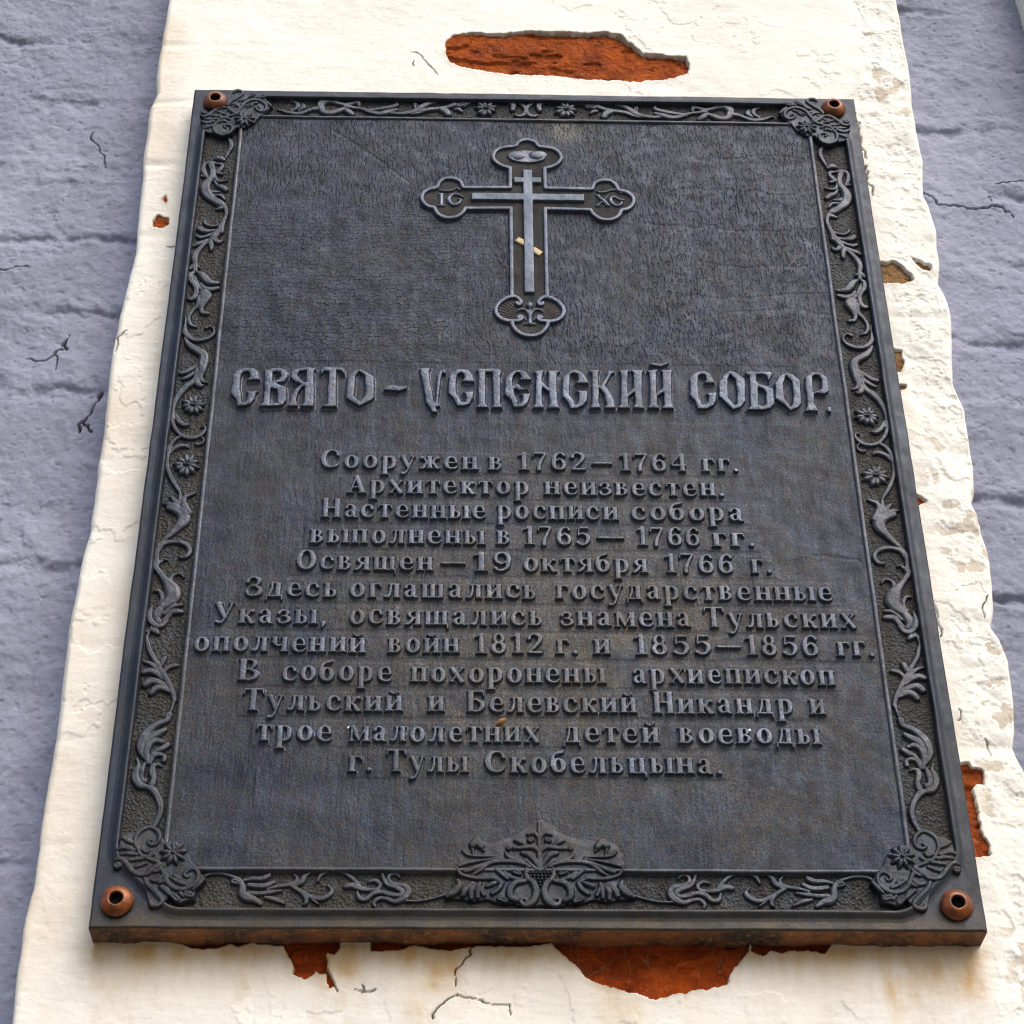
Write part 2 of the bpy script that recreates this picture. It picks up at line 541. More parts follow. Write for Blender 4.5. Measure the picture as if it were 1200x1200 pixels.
M_BRICK = brick_mat('old_red_brick', (0.48, 0.105, 0.016), (0.23, 0.048, 0.016), (0.50, 0.22, 0.09))
M_BRICKDEEP = brick_mat('deep_red_brick', (0.50, 0.085, 0.010), (0.26, 0.040, 0.008), (0.55, 0.17, 0.05))
M_MORTAR = brick_mat('tan_mortar', (0.34, 0.20, 0.09), (0.26, 0.14, 0.06), (0.42, 0.30, 0.17))

m, nt, P = mat_new('rusty_cap')
v = coords(nt)
c_ = mixc(nt, ramp(nt, noise(nt, v, 110, 5, 0.7), [(0.42, 0.0), (0.58, 1.0)]), (0.25, 0.066, 0.010), (0.10, 0.028, 0.008))
c_ = mixc(nt, ramp(nt, noise(nt, v, 500, 3, 0.6), [(0.60, 0.0), (0.72, 0.7)]), c_, (0.075, 0.03, 0.018))
nt.links.new(c_, P.inputs['Base Color'])
P.inputs['Metallic'].default_value = 0.15
nt.links.new(ramp(nt, noise(nt, v, 220, 4, 0.6), [(0.3, 0.22), (0.7, 0.45)]), P.inputs['Roughness'])
nt.links.new(bump(nt, noise(nt, v, 420, 4, 0.6), 0.35, 0.0008), P.inputs['Normal'])
M_CAP = m
m, nt, P = mat_new('shade_black_socket')
P.inputs['Base Color'].default_value = (0.006, 0.005, 0.004, 1)  # near-black colour stands in for the shade inside the shallow hole
P.inputs['Roughness'].default_value = 0.9
M_SOCKET = m
m, nt, P = mat_new('dry_leaf')
P.inputs['Base Color'].default_value = (0.30, 0.15, 0.05, 1)
P.inputs['Roughness'].default_value = 0.8
M_LEAF = m
m, nt, P = mat_new('cobweb_thread')
P.inputs['Base Color'].default_value = (0.22, 0.13, 0.075, 1)
P.inputs['Roughness'].default_value = 0.7
M_WEB = m
# underside of the plaque: rust-coloured crust
m, nt, P = mat_new('rust_crust')
v = coords(nt)
c_ = mixc(nt, ramp(nt, noise(nt, coords(nt, (1, 0.6, 0.6)), 24, 6, 0.65), [(0.40, 0.0), (0.56, 1.0)]), (0.035, 0.022, 0.015), (0.24, 0.088, 0.028))
c_ = mixc(nt, ramp(nt, noise(nt, v, 180, 5, 0.7), [(0.52, 0.0), (0.72, 0.8)]), c_, (0.46, 0.27, 0.09))
c_ = mixc(nt, ramp(nt, noise(nt, v, 90, 5, 0.7), [(0.56, 0.0), (0.68, 0.9)]), c_, (0.06, 0.045, 0.03))
nt.links.new(c_, P.inputs['Base Color'])
P.inputs['Roughness'].default_value = 0.85
nt.links.new(bump(nt, noise(nt, v, 300, 5, 0.7), 0.7, 0.0012), P.inputs['Normal'])
M_CRUST = m

# ================================================================== THE PILASTER AND THE RECESSED WALL
LEDGE = [(205, -60), (196.7, 0), (189.6, 41.7), (183, 83), (182.5, 108), (175, 125), (168.8, 167), (164.6, 221), (160, 267), (158, 292),
         (148, 333), (139.6, 367), (133, 396), (127, 442), (124, 471), (121, 500), (113.8, 547), (105, 617), (93, 663),
         (80.5, 733), (70, 821), (58, 897), (46.7, 967), (38, 1037), (26, 1083), (17.5, 1142), (12, 1200), (2, 1300)]
REDGE = [(1044, -60), (1051.7, 0), (1058, 33), (1068, 83), (1070, 113), (1077, 160), (1082, 187), (1083, 227), (1090, 240), (1098, 267),
         (1102, 300), (1101, 330), (1108, 343), (1115, 367), (1118, 400), (1119, 447), (1125, 463), (1132, 480), (1138, 513),
         (1143, 543), (1143, 577), (1140, 587), (1147, 600), (1152, 620), (1160, 647), (1165, 680), (1166, 713), (1163, 733),
         (1173, 747), (1183.6, 772), (1190, 819), (1191.6, 851), (1188, 873), (1192, 885), (1203, 905), (1214, 960), (1222, 1050), (1236, 1200), (1250, 1300)]
ZB, ZT = -0.12, 1.06
le = trace(LEDGE, Y=YW); re_ = trace(REDGE, Y=YW)
le = le[np.argsort(le[:, 1])]; re_ = re_[np.argsort(re_[:, 1])]


def hole(pts, ox, oy, s):
    return trace(pts, ox, oy, s, YW)


HOLES = [  # (label, polygon, material, depth)
    ('long patch of bare red brick above the plaque', hole([(140, 125), (170, 100), (230, 90), (300, 92), (400, 95), (470, 92), (550, 88), (640, 92), (700, 100), (760, 95), (820, 105), (870, 145), (910, 175), (960, 180), (1010, 190), (1080, 188), (1092, 220), (1088, 255), (1000, 275), (900, 283), (760, 282), (680, 275), (560, 265), (470, 262), (380, 255), (250, 232), (160, 205), (138, 170)], 480, 10, 3.333), M_BRICK, 0.0030),
    ('small round chip of red brick left of the plaque', hole([(428, 622), (445, 604), (455, 610), (472, 612), (470, 630), (450, 641), (432, 634)], 0, 0, 2.4), M_BRICK, 0.0016),
    ('tiny sliver of red brick left of the plaque', hole([(459, 558), (465, 546), (469, 556), (468, 572)], 0, 0, 2.4), M_BRICK, 0.0016),
    ('tan mortar hole right of the plaque near its top', hole([(85, 925), (140, 918), (175, 935), (215, 985), (180, 995), (85, 997)], 1000, 0, 3), M_MORTAR, 0.0032),
    ('dark pit in the plaster at the pilaster right edge', hole([(205, 903), (240, 918), (277, 930), (270, 952), (235, 942)], 1000, 0, 3), M_MORTAR, 0.0032),
    ('brown hole beside the right rim of the plaque', hole([(140, 85), (170, 90), (178, 130), (165, 165), (140, 165)], 1000, 380, 3), M_MORTAR, 0.0032),
    ('small dark gap beside the right rim of the plaque', hole([(158, 212), (185, 210), (185, 226), (160, 235)], 1000, 380, 3), M_MORTAR, 0.0032),
    ('small rust red chip beside the right rim of the plaque', hole([(212, 590), (255, 615), (222, 630)], 1000, 380, 3), M_BRICKDEEP, 0.0045),
    ('tall strip of red brick beside the lower right of the plaque', hole([(395, 490), (425, 485), (440, 505), (475, 500), (488, 530), (480, 560), (450, 565), (445, 590), (455, 640), (470, 690), (475, 740), (505, 790), (505, 825), (450, 830), (430, 740), (405, 640), (395, 560)], 1000, 740, 3.158), M_BRICK, 0.0030),
    ('large bowl of deep red brick below the plaque', hole([(490, 128), (540, 175), (580, 215), (600, 235), (650, 250), (720, 270), (780, 288), (840, 280), (900, 265), (960, 255), (990, 245), (1000, 215), (1020, 190), (1035, 165), (1050, 150), (1060, 90), (490, 90)], 440, 1050, 2.4), M_BRICKDEEP, 0.0045),
    ('small jagged red brick chip below the plaque', hole([(765, 500), (785, 560), (785, 605), (830, 620), (870, 595), (905, 600), (920, 645), (935, 635), (910, 570), (905, 530), (935, 535), (960, 500), (960, 455), (765, 455)], 80, 940, 3), M_BRICKDEEP, 0.0055),
    ('ragged dark gap under the left part of the plaque', hole([(380, 494), (420, 508), (460, 516), (500, 512), (560, 500), (600, 508), (640, 496), (768, 498), (768, 455), (380, 455)], 80, 940, 3), M_BRICKDEEP, 0.0060),
    ('ragged dark gap under the middle of the plaque', hole([(-15, 152), (20, 158), (60, 155), (100, 140), (150, 146), (200, 150), (260, 141), (300, 138), (360, 140), (420, 143), (492, 135), (492, 95), (-15, 95)], 440, 1050, 2.4), M_BRICKDEEP, 0.0060),
    ('ragged dark gap under the right part of the plaque', hole([(1058, 150), (1090, 166), (1110, 155), (1140, 158), (1180, 148), (1200, 150), (1260, 160), (1275, 148), (1290, 95), (1058, 95)], 440, 1050, 2.4), M_BRICKDEEP, 0.0060),
]


def crack(pts, ox, oy, s, Y=YW):
    sc = px_scale(ox + pts[0][0] / s, oy + pts[0][1] / s, Y) / s
    t = trace(pts, ox, oy, s, Y)
    return np.column_stack([t, [p[2] * sc for p in pts]])


def cracks(*L):
    return [crack(*a) for a in L]


def carve(X, Z, lines, depth, rng_seed=3, wig=0.0011, thin=1.0):
    """returns depth field from crack polylines"""
    out = np.zeros(X.shape)
    for ln in lines:
        lo = ln[:, :2].min(0) - 0.006; hi = ln[:, :2].max(0) + 0.006
        jj = np.nonzero(((X > lo[0]) & (X < hi[0]) & (Z > lo[1]) & (Z < hi[1])).any(1))[0]
        ii = np.nonzero(((X > lo[0]) & (X < hi[0]) & (Z > lo[1]) & (Z < hi[1])).any(0))[0]
        if len(jj) == 0 or len(ii) == 0: continue
        s_ = (slice(jj[0], jj[-1] + 1), slice(ii[0], ii[-1] + 1))
        x = X[s_] + wig * vnoise(X[s_] * 260, Z[s_] * 260, 2) + 2 * wig * vnoise(X[s_] * 70, Z[s_] * 70, 4)
        z = Z[s_] + wig * vnoise(X[s_] * 260, Z[s_] * 260, 7) + 2 * wig * vnoise(X[s_] * 70, Z[s_] * 70, 9)
        o = np.zeros(x.shape)
        for a, b in zip(ln[:-1], ln[1:]):
            dx, dz = b[0] - a[0], b[1] - a[1]
            t = np.clip(((x - a[0]) * dx + (z - a[1]) * dz) / (dx * dx + dz * dz + 1e-12), 0, 1)
            d = np.hypot(x - a[0] - t * dx, z - a[1] - t * dz)
            r = np.maximum((a[2] + (b[2] - a[2]) * t) * thin, 0.00042)
            o = np.maximum(o, sstep(1.25, 0.7, d / r))
        out[s_] = np.maximum(out[s_], o)
    return out * depth


CREAM_CRACKS = cracks(
    ([(160, 340, 1), (200, 305, 2.5), (230, 280, 4), (265, 292, 3), (300, 300, 2), (340, 300, 1.6), (380, 305, 1.4), (380, 340, 1)], 440, 1050, 2.4),
    ([(230, 280, 3), (214, 240, 2.5), (222, 205, 3), (262, 175, 6), (290, 140, 5)], 440, 1050, 2.4),
    ([(1000, 655, 1.5), (1040, 658, 3.5), (1078, 655, 1.5)], 80, 940, 3), ([(1032, 636, 1.2), (1040, 655, 2.5), (1028, 668, 1.2)], 80, 940, 3),
    ([(945, 186, 3), (975, 186, 3.5), (1000, 205, 2.5), (1015, 240, 2), (1050, 268, 1.2)], 180, 0, 3.158),
    ([(970, 225, 2), (965, 245, 1)], 180, 0, 3.158),
    ([(490, 398, 2), (500, 430, 4), (512, 462, 2)], 1000, 740, 3.158),
    ([(322, 985, 3), (335, 955, 4), (352, 935, 3), (360, 930, 2)], 0, 0, 2.4),
    ([(295, 1085, 5), (285, 1100, 4)], 0, 0, 2.4),
    ([(470, 692, 2.4), (492, 691, 2.6)], 0, 0, 2.4),
    ([(478, 955, 4), (462, 1000, 4), (465, 1035, 2)], 1000, 380, 3),
    
    
([(930, 640, 2), (945, 660, 1)], 80, 940, 3),
)
RIMGAP = cracks(   # broken paint skin along the plaque's left side and upper right
    
    ([(1003, 128, 2), (1010, 160, 4), (1013, 185, 3.5)], 0, 0, 1), ([(1014, 195, 3), (1018, 215, 4), (1022, 232, 2)], 0, 0, 1),
    ([(1085, 690, 2), (1096, 720, 3), (1100, 745, 2)], 0, 0, 1), ([(1120, 830, 4), (1124, 842, 4)], 0, 0, 1))

pil = thing('plastered_pilaster', 'cream limewashed brick pilaster with chipped plaster that carries the dark plaque', 'pilaster', (0.306, 0.05, ZB))

g = 0.00078
NZ = int((ZT - ZB) / g)
zs = np.linspace(ZB, ZT, NZ)
Lz = np.interp(zs, le[:, 1], le[:, 0]); Rz = np.interp(zs, re_[:, 1], re_[:, 0])
Lz = Lz + 0.0012 * fbm(zs, zs * 0, 38, 4, 2); Rz = Rz + 0.0014 * fbm(zs, zs * 0 + 5, 45, 4, 3)
NX = int(0.70 / g)
u = np.linspace(0, 1, NX)
X = Lz[:, None] + u[None] * (Rz - Lz)[:, None]
Z = np.repeat(zs[:, None], NX, 1)
eL = X - Lz[:, None]; eR = Rz[:, None] - X
RE = 0.006
eM = np.minimum(eL, eR)
yround = np.where(eM < RE, RE - np.sqrt(np.clip(RE ** 2 - (RE - eM) ** 2, 0, None)), 0)
rightside = sstep(0.60, 0.63, X)
leftside = sstep(0.0, -0.03, X)
hgt = 0.0026 * fbm(X, Z, 12, 3, 1) * (1 + 0.9 * rightside)
hgt += 0.0006 * fbm(X, Z, 60, 4, 6) * (1 + 2.4 * rightside) * (1 - 0.5 * leftside)
hgt += 0.00013 * fbm(X * 0.22, Z, 330, 3, 8)                                   # brush marks
fl = fbm(X, Z, 42, 5, 11)
hgt += 0.0007 * sstep(0.06, 0.11, fl) * (0.25 + 0.75 * np.maximum(rightside, sstep(0.05, 0.3, fbm(X, Z, 6, 3, 4))))   # flaked skins
fl2 = fbm(X + 3, Z, 85, 4, 13)
hgt -= 0.0007 * sstep(0.18, 0.205, fl2) * np.maximum(rightside, 0.2 * leftside)
crs = ((Z + 0.008 * vnoise(X * 9, Z * 9, 3)) / 0.084 + 0.15) % 1.0                # brick courses telegraphing through
crs = np.minimum(crs, 1 - crs) * 0.084
hgt -= 0.0016 * np.exp(-(crs / 0.0045) ** 2) * np.clip(0.25 + fbm(X, Z, 11, 3, 9), 0, 1) * (0.45 + rightside + 0.9 * leftside)
holem = np.full(X.shape, 1.0)
plastercut = np.zeros(X.shape)
hole_sd = []
for lab, poly, mt, dep in HOLES:
    lo = poly.min(0) - 0.008; hi = poly.max(0) + 0.008
    j0, j1 = np.searchsorted(zs, [lo[1], hi[1]])
    if j1 - j0 < 2: continue
    cols = np.nonzero(((X[j0:j1] > lo[0]) & (X[j0:j1] < hi[0])).any(0))[0]
    s_ = (slice(j0, j1), slice(cols[0], cols[-1] + 1))
    sd_ = poly_sd(X[s_], Z[s_], poly) + 0.0016 * fbm(X[s_], Z[s_], 210, 3, 15) + 0.0012 * fbm(X[s_], Z[s_], 60, 2, 16)
    plastercut[s_] = np.maximum(plastercut[s_], (dep + 0.0085) * sstep(0.0003, -0.0007, sd_))
    holem[s_] = np.minimum(holem[s_], sd_)
    # lifted lip round the break
    hgt[s_] += 0.0003 * np.exp(-((sd_ - 0.0015) / 0.0022) ** 2)
ck = np.maximum(carve(X, Z, CREAM_CRACKS, 1.0, thin=0.40), 0.7 * carve(X, Z, RIMGAP, 1.0, wig=0.002, thin=0.30))
hgt = hgt - plastercut - 0.0048 * ck
wear = np.zeros(X.shape + (4,)); wear[..., 3] = 1
# rust run-off under the plaque, and along its sides
below = sstep(0.002, -0.012, Z - 0.004) * sstep(-0.02, 0.01, X) * sstep(0.615, 0.585, X)
streak = np.clip(0.22 + 1.2 * fbm(X, Z * 0.06, 32, 4, 17), 0, 1)
wear[..., 0] = below * (1.3 * np.exp((Z - 0.0) / 0.018) + 1.5 * streak * np.clip(0.55 + fbm(X, Z, 55, 4, 21), 0, 1.2) * np.exp((Z - 0.0) / 0.060))
side = np.exp(-np.clip(-X, 0, 1) / 0.007) * (X < 0.02) * (Z > 0) * (Z < 0.83) * np.clip(0.35 + fbm(X, Z, 25, 4, 3), 0, 1)
side2 = np.exp(-np.clip(X - 0.6, 0, 1) / 0.006) * (X > 0.58) * (Z > 0) * (Z < 0.83) * np.clip(0.15 + fbm(X, Z, 30, 4, 6), 0, 1)
wear[..., 0] += 0.55 * side + 0.4 * side2 + 0.42 * leftside * np.clip(0.2 + fbm(X, Z, 12, 3, 7), 0, 1)
wear[..., 0] = np.clip(wear[..., 0], 0, 0.85)
wear[..., 1] = np.clip(0.9 * ck + 0.35 * sstep(0.0004, -0.0004, holem), 0, 1)
wear[..., 2] = np.clip(0.55 * sstep(0.24, 0.33, fl2) * rightside * (fbm(X, Z, 9, 2, 2) > 0.1), 0, 1) + 0.5 * sstep(0.0030, 0.0004, holem) * sstep(0.1, 0.4, fbm(X, Z, 90, 3, 5) + 0.2)
wear[..., 2] = np.clip(wear[..., 2], 0, 1)
Yf = YW + yround - hgt * np.clip(eM / 0.004, 0.25, 1)
# side returns
ns = 10
tt = np.linspace(0, 1, ns + 1)[:-1][::-1]
d0 = YW + RE
sideY = d0 + (1 - tt) * 0
Xl = np.repeat(Lz[:, None], ns, 1) + 0.0012 * fbm(np.tile(np.linspace(0, .05, ns), (NZ, 1)), np.repeat(zs[:, None], ns, 1), 60, 3, 2)
dep_s = np.linspace(YP + 0.012, d0 + 0.002, ns)
Yl = np.tile(dep_s, (NZ, 1))
Xr = np.repeat(Rz[:, None], ns, 1) + 0.0012 * fbm(np.tile(np.linspace(0, .05, ns), (NZ, 1)), np.repeat(zs[:, None], ns, 1), 60, 3, 4)
Yr = np.tile(dep_s[::-1], (NZ, 1))
XX = np.hstack([Xl, X, Xr]); YY = np.hstack([Yl, Yf, Yr]); ZZ = np.repeat(zs[:, None], NX + 2 * ns, 1)
wp = np.zeros((NZ, ns, 4)); wp[..., 3] = 1
grid_obj('plaster_face', XX, YY, ZZ, np.ones((NZ - 1, NX + 2 * ns - 1), bool), M_CREAM, pil, np.concatenate([wp, wear, wp], 1))
del XX, YY, ZZ, X, Z, Yf, wear, hgt, plastercut, holem, ck, fl, fl2, crs, eL, eR, eM, below, streak, side, side2

for lab, poly, mt, dep in HOLES:
    lo = poly.min(0) - 0.004; hi = poly.max(0) + 0.004
    gg = 0.0009
    xs_ = np.arange(lo[0], hi[0], gg); zs_ = np.arange(lo[1], hi[1], gg)
    X_, Z_ = np.meshgrid(xs_, zs_)
    sd_ = poly_sd(X_, Z_, poly)
    keep = sd_ < 0.0036
    y_ = YW + dep - 0.0022 * fbm(X_, Z_, 34, 5, 3, 0.6) - 0.0013 * fbm(X_, Z_, 150, 3, 7)
    y_ += 0.0024 * sstep(0.15, 0.25, fbm(X_ * 0.5, Z_ * 1.6, 60, 3, 12))
    y_ = np.maximum(y_, YW + 0.0008)
    o = grid_obj('exposed_brick', X_, y_, Z_, keep[:-1, :-1] & keep[1:, 1:], mt, pil)
    o['label'] = lab

# unseen paving far below the picture, added to bounce light onto the undersides
gv = np.array([(-30, YP + 0.4, -2.25), (30, YP + 0.4, -2.25), (30, -40, -2.25), (-30, -40, -2.25)], float)
m, nt, P = mat_new('grey_bounce_paving')
v = coords(nt)
nt.links.new(mixc(nt, noise(nt, v, 3, 6, 0.6), (0.09, 0.085, 0.078), (0.15, 0.14, 0.125)), P.inputs['Base Color'])
P.inputs['Roughness'].default_value = 0.9
gr_ = raw_mesh('ground', gv, np.array([(3, 2, 1, 0)]), m, None)
gr_['kind'] = 'structure'; gr_['label'] = 'unseen plain grey paving added in front of the wall to bounce light up'

# recessed wall behind, seen on both sides of the pilaster
wl = thing('painted_brick_wall', 'rough violet grey painted brick wall set back on either side of the cream pilaster', 'wall', (0.3, YP, ZB))
PURPLE_CRACKS = cracks(
    ([(68, 1012, 2.5), (120, 1008, 4), (160, 995, 5), (192, 980, 3)], 0, 0, 2.4, YP), ([(186, 948, 3), (184, 985, 4)], 0, 0, 2.4, YP), ([(152, 993, 3), (158, 1032, 3)], 0, 0, 2.4, YP),
    ([(275, 1098, 7), (262, 1140, 6), (236, 1182, 5), (222, 1215, 5)], 0, 0, 2.4, YP), ([(236, 1182, 4), (258, 1215, 3)], 0, 0, 2.4, YP),
    ([(262, 375, 2.5), (266, 400, 3), (282, 425, 2), (295, 445, 2.5), (288, 475, 2)], 0, 0, 2.4, YP),
    ([(0, 762, 4), (85, 757, 2.5)], 0, 0, 2.4, YP),
    ([(258, 678, 4), (285, 700, 4), (310, 720, 4), (350, 718, 5), (400, 734, 6), (440, 740, 6), (480, 730, 5), (520, 735, 5), (565, 765, 3)], 1000, 0, 3, YP),
    ([(500, 648, 2), (555, 640, 2.5), (600, 632, 2)], 1000, 0, 3, YP), ([(470, 690, 2), (482, 712, 2)], 1000, 0, 3, YP),
)
for side_ in (0, 1):
    xa, xb = ((-0.26, -0.02), (0.63, 0.90))[side_]
    gg = 0.0010
    xs_ = np.arange(xa, xb, gg); zs_ = np.arange(ZB, ZT + 0.03, gg)
    X_, Z_ = np.meshgrid(xs_, zs_)
    if side_ == 0:
        Xp, Zp = X_, Z_
    h_ = 0.0026 * fbm(X_, Z_, 13, 4, 2) + 0.0018 * fbm(X_, Z_, 48, 4, 5) + 0.0010 * fbm(X_, Z_, 150, 4, 12)
    zz = Z_ + 0.009 * vnoise(X_ * 9, Z_ * 9, 6) + 0.005 * vnoise(X_ * 33, Z_ * 33, 8) + 0.003 * vnoise(X_ * 95, Z_ * 95, 3)
    c1 = (zz / 0.0885 + (0.10, 0.32)[side_]) % 1.0
    sg = np.where(c1 > 0.5, c1 - 1, c1) * 0.0885
    c1 = np.abs(sg)
    jm = np.clip(0.30 + 2.1 * fbm(X_, Z_, 15, 3, 9), 0, 1.2)
    h_ -= (0.0030 + 0.0018 * side_) * np.exp(-(sg / np.where(sg > 0, 0.003, 0.009)) ** 2) * jm
    h_ += 0.0014 * np.exp(-((c1 - 0.010) / 0.005) ** 2) * np.clip(fbm(X_, Z_, 26, 3, 14) + 0.3, 0, 1)
    rg_ = fbm(X_, Z_, 75, 4, 10)
    h_ += 0.0030 * rg_ * np.exp(-(c1 / 0.018) ** 2) * (0.3 + jm)
    h_ += 0.0008 * sstep(0.05, 0.12, fbm(X_, Z_, 40, 4, 18)) * np.clip(0.4 + fbm(X_, Z_, 8, 2, 1), 0, 1)
    pit = fbm(X_, Z_, 190, 2, 20)
    h_ -= 0.0008 * sstep(0.5, 0.62, pit)
    ck = carve(X_, Z_, PURPLE_CRACKS, 1.0, wig=0.0016, thin=0.5)
    h_ -= 0.007 * ck
    wr = np.zeros(X_.shape + (4,)); wr[..., 3] = 1
    wr[..., 1] = np.clip(0.85 * ck, 0, 1)
    o = grid_obj('painted_face', X_, YP - h_, Z_, np.ones((X_.shape[0] - 1, X_.shape[1] - 1), bool), M_PURPLE, wl, wr)
    o['label'] = ('wall face left of the pilaster', 'wall face right of the pilaster')[side_]

# the next pilaster, a corner of which shows at the upper right
e2 = trace([(1188, -8), (1192, 10), (1196, 28), (1204, 52), (1212, 90)], Y=YP)
zs_ = np.arange(0.86, ZT + 0.03, 0.0015)
o2 = np.argsort(e2[:, 1])
xe = np.interp(zs_, e2[o2, 1], e2[o2, 0]) + 0.002 * fbm(zs_, zs_ * 0, 60, 3, 4)
xs_ = np.linspace(0, 0.10, 60)
X_ = xe[:, None] + xs_[None]; Z_ = np.repeat(zs_[:, None], 60, 1)
y_ = YW + np.where(xs_ < 0.011, 0.011 - np.sqrt(np.clip(0.011 ** 2 - (0.011 - xs_) ** 2, 0, None)), 0)[None] - 0.001 * fbm(X_, Z_, 60, 4, 6)
X_ = np.hstack([X_[:, :1], X_]); Z_ = np.hstack([Z_[:, :1], Z_]); y_ = np.hstack([y_[:, :1] * 0 + YP + 0.01, y_])
wr = np.zeros(X_.shape + (4,)); wr[..., 3] = 1; wr[..., 0] = 0.3 * np.clip(0.4 + fbm(X_, Z_, 40, 3, 3), 0, 1)
npil = grid_obj('neighbouring_pilaster', X_, y_, Z_, np.ones((X_.shape[0] - 1, X_.shape[1] - 1), bool), M_CREAM, None, wr)
npil['label'] = 'sliver of a second cream pilaster at the upper right corner beyond the violet wall'
npil['category'] = 'pilaster'

# ================================================================== THE PLAQUE
plq = thing('memorial_plaque', 'dark bronze memorial plaque with raised Cyrillic text, Orthodox cross and scrollwork border', 'plaque', (0.3, YW, 0.0))

# insets of the bead (outer / inner edges): left, right, bottom, top
BO = dict(l=0.0435, r=0.0435, b=0.0415, t=0.0340)
BI = dict(l=0.0475, r=0.0475, b=0.0450, t=0.0375)
CH = -0.0028          # channel floor


def rim_height(X, Z):
    dx = np.minimum(X, W - X); dz = np.minimum(Z, H - Z)
    cut = (dx + dz - 0.047) / math.sqrt(2)
    a, b = np.maximum(np.minimum(dx, dz), 0), cut
    k = 0.006
    hh_ = np.clip(0.5 + 0.5 * (b - a) / k, 0, 1)
    d = b * (1 - hh_) + a * hh_ - k * hh_ * (1 - hh_)
    top = sstep(H - 0.06, H - 0.03, Z)                       # the rim is slimmer along the top
    d = d + 0.0022 * top + 0.00025 * fbm(X, Z, 30, 3, 4)
    h = np.interp(d, [-1, 0.006, 0.0085, 0.0105, 0.0120, 0.0130, 0.0138, 0.0143, 0.0146, 1],
                  [0, 0.0001, 0.0007, 0.0020, 0.0029, 0.0030, 0.0026, 0.0012, CH, CH])
    e = np.minimum(dx, dz)
    h = h - 0.0012 * np.clip(1 - e / 0.0013, 0, 1) ** 2      # eased outer arris
    h += 0.00022 * fbm(X, Z, 70, 3, 2)
    return h, d


f = Field(0, W, 0, H, 0.0006)
X_, Z_ = np.meshgrid(np.minimum(f.xs, W), np.minimum(f.zs, H))
h_, d_ = rim_height(X_, Z_)
inr = (X_ > BO['l'] + 0.001) & (X_ < W - BO['r'] - 0.001) & (Z_ > BO['b'] + 0.001) & (Z_ < H - BO['t'] - 0.001)
lump = (d_ > 0.0145)
h_ = h_ + np.where(lump, 0.00045 * np.abs(fbm(X_, Z_, 420, 2, 9)), 0)
keep = ~inr
qq = keep[:-1, :-1] & keep[1:, 1:] & keep[1:, :-1] & keep[:-1, 1:]
chm = d_ > 0.0144
cen = chm[:-1, :-1] & chm[1:, 1:]


def wobx(t, s_): return 0.0006 * fbm(t, t * 0 + s_, 22, 4, 3)


# soft wander of the casting's outline
fx = np.clip(1 - np.minimum(X_, W - X_) / 0.02, 0, 1); fz = np.clip(1 - np.minimum(Z_, H - Z_) / 0.02, 0, 1)
Xo = X_ + fx * wobx(Z_, 1) ; Zo = Z_ + fz * wobx(X_, 2)
rim = grid_obj('rim', Xo, -h_, Zo, qq & ~cen, M_RIM, plq)
chan = grid_obj('border_channel', X_, -h_, Z_, qq & cen, M_CHANNEL, plq)
# edge faces (returns to the wall)
def strip(xs_, ys0, zs_, nm, mat, n=10, label=None):
    yy = np.linspace(0, 1, n)[:, None]
    Xs = np.repeat(xs_[None], n, 0); Zs = np.repeat(zs_[None], n, 0)
    Y = ys0[None] * (1 - yy) + (YW + 0.002) * yy
    wv = 0.0005 * fbm(Xs + Zs, Y, 110, 4, 5) * np.sin(np.pi * yy)
    if nm == 'bottom':
        Zs = Zs + wv + yy ** 3 * (0.0034 * np.minimum(fbm(Xs, Y * 0, 48, 5, 6, 0.65), 0.25)) + 0.0006 * fbm(Xs, Y, 190, 3, 8) * np.sin(np.pi * yy)
    o = grid_obj('edge_face', Xs, Y, Zs, np.ones((n - 1, len(xs_) - 1), bool), mat, plq)
    if label: o['label'] = label
strip(Xo[0], -h_[0], Zo[0], 'bottom', M_CRUST, label='rust crusted bottom edge of the plaque')
strip(Xo[-1], -h_[-1], Zo[-1], 'top', M_RIM)
strip(Xo[:, 0], -h_[:, 0], Zo[:, 0], 'l', M_RIM)
strip(Xo[:, -1], -h_[:, -1], Zo[:, -1], 'r', M_RIM)

# bead: a narrow raised line between channel and field
fb = Field(BO['l'] - 0.001, W - BO['r'] + 0.001, BO['b'] - 0.001, H - BO['t'] + 0.001, 0.0005)
X_, Z_ = np.meshgrid(fb.xs, fb.zs)
wv = 0.0005 * fbm(X_, Z_, 24, 3, 5)
dO = np.minimum(np.minimum(X_ - BO['l'], W - BO['r'] - X_), np.minimum(Z_ - BO['b'], H - BO['t'] - Z_)) + wv
wid = np.where(np.minimum(X_ - BO['l'], W - BO['r'] - X_) < np.minimum(Z_ - BO['b'], H - BO['t'] - Z_), 0.0042, 0.0034)
bt = (dO - wid / 2) / (wid / 2)
hb = 0.0004 + 0.0013 * np.sqrt(np.clip(1 - bt ** 2, 0, 1))
fb.h = np.where(np.abs(bt) < 1.0, hb, np.where(bt < 0, CH - 0.0008, -0.0012))
keepb = (bt > -1.35) & (bt < 1.25)
fb.mesh('bead_moulding', M_SCROLL, plq, 0.0, keep=keepb, wob=0.0002)

# the field
gp = 0.0009
fp = Field(BI['l'] - 0.0015, W - BI['r'] + 0.0015, BI['b'] - 0.0022, H - BI['t'] + 0.0022, gp)
X_, Z_ = np.meshgrid(fp.xs, fp.zs)
hp = 0.0005 * fbm(X_, Z_, 9, 3, 1) + 0.00022 * fbm(X_ * 0.4, Z_, 60, 3, 4)
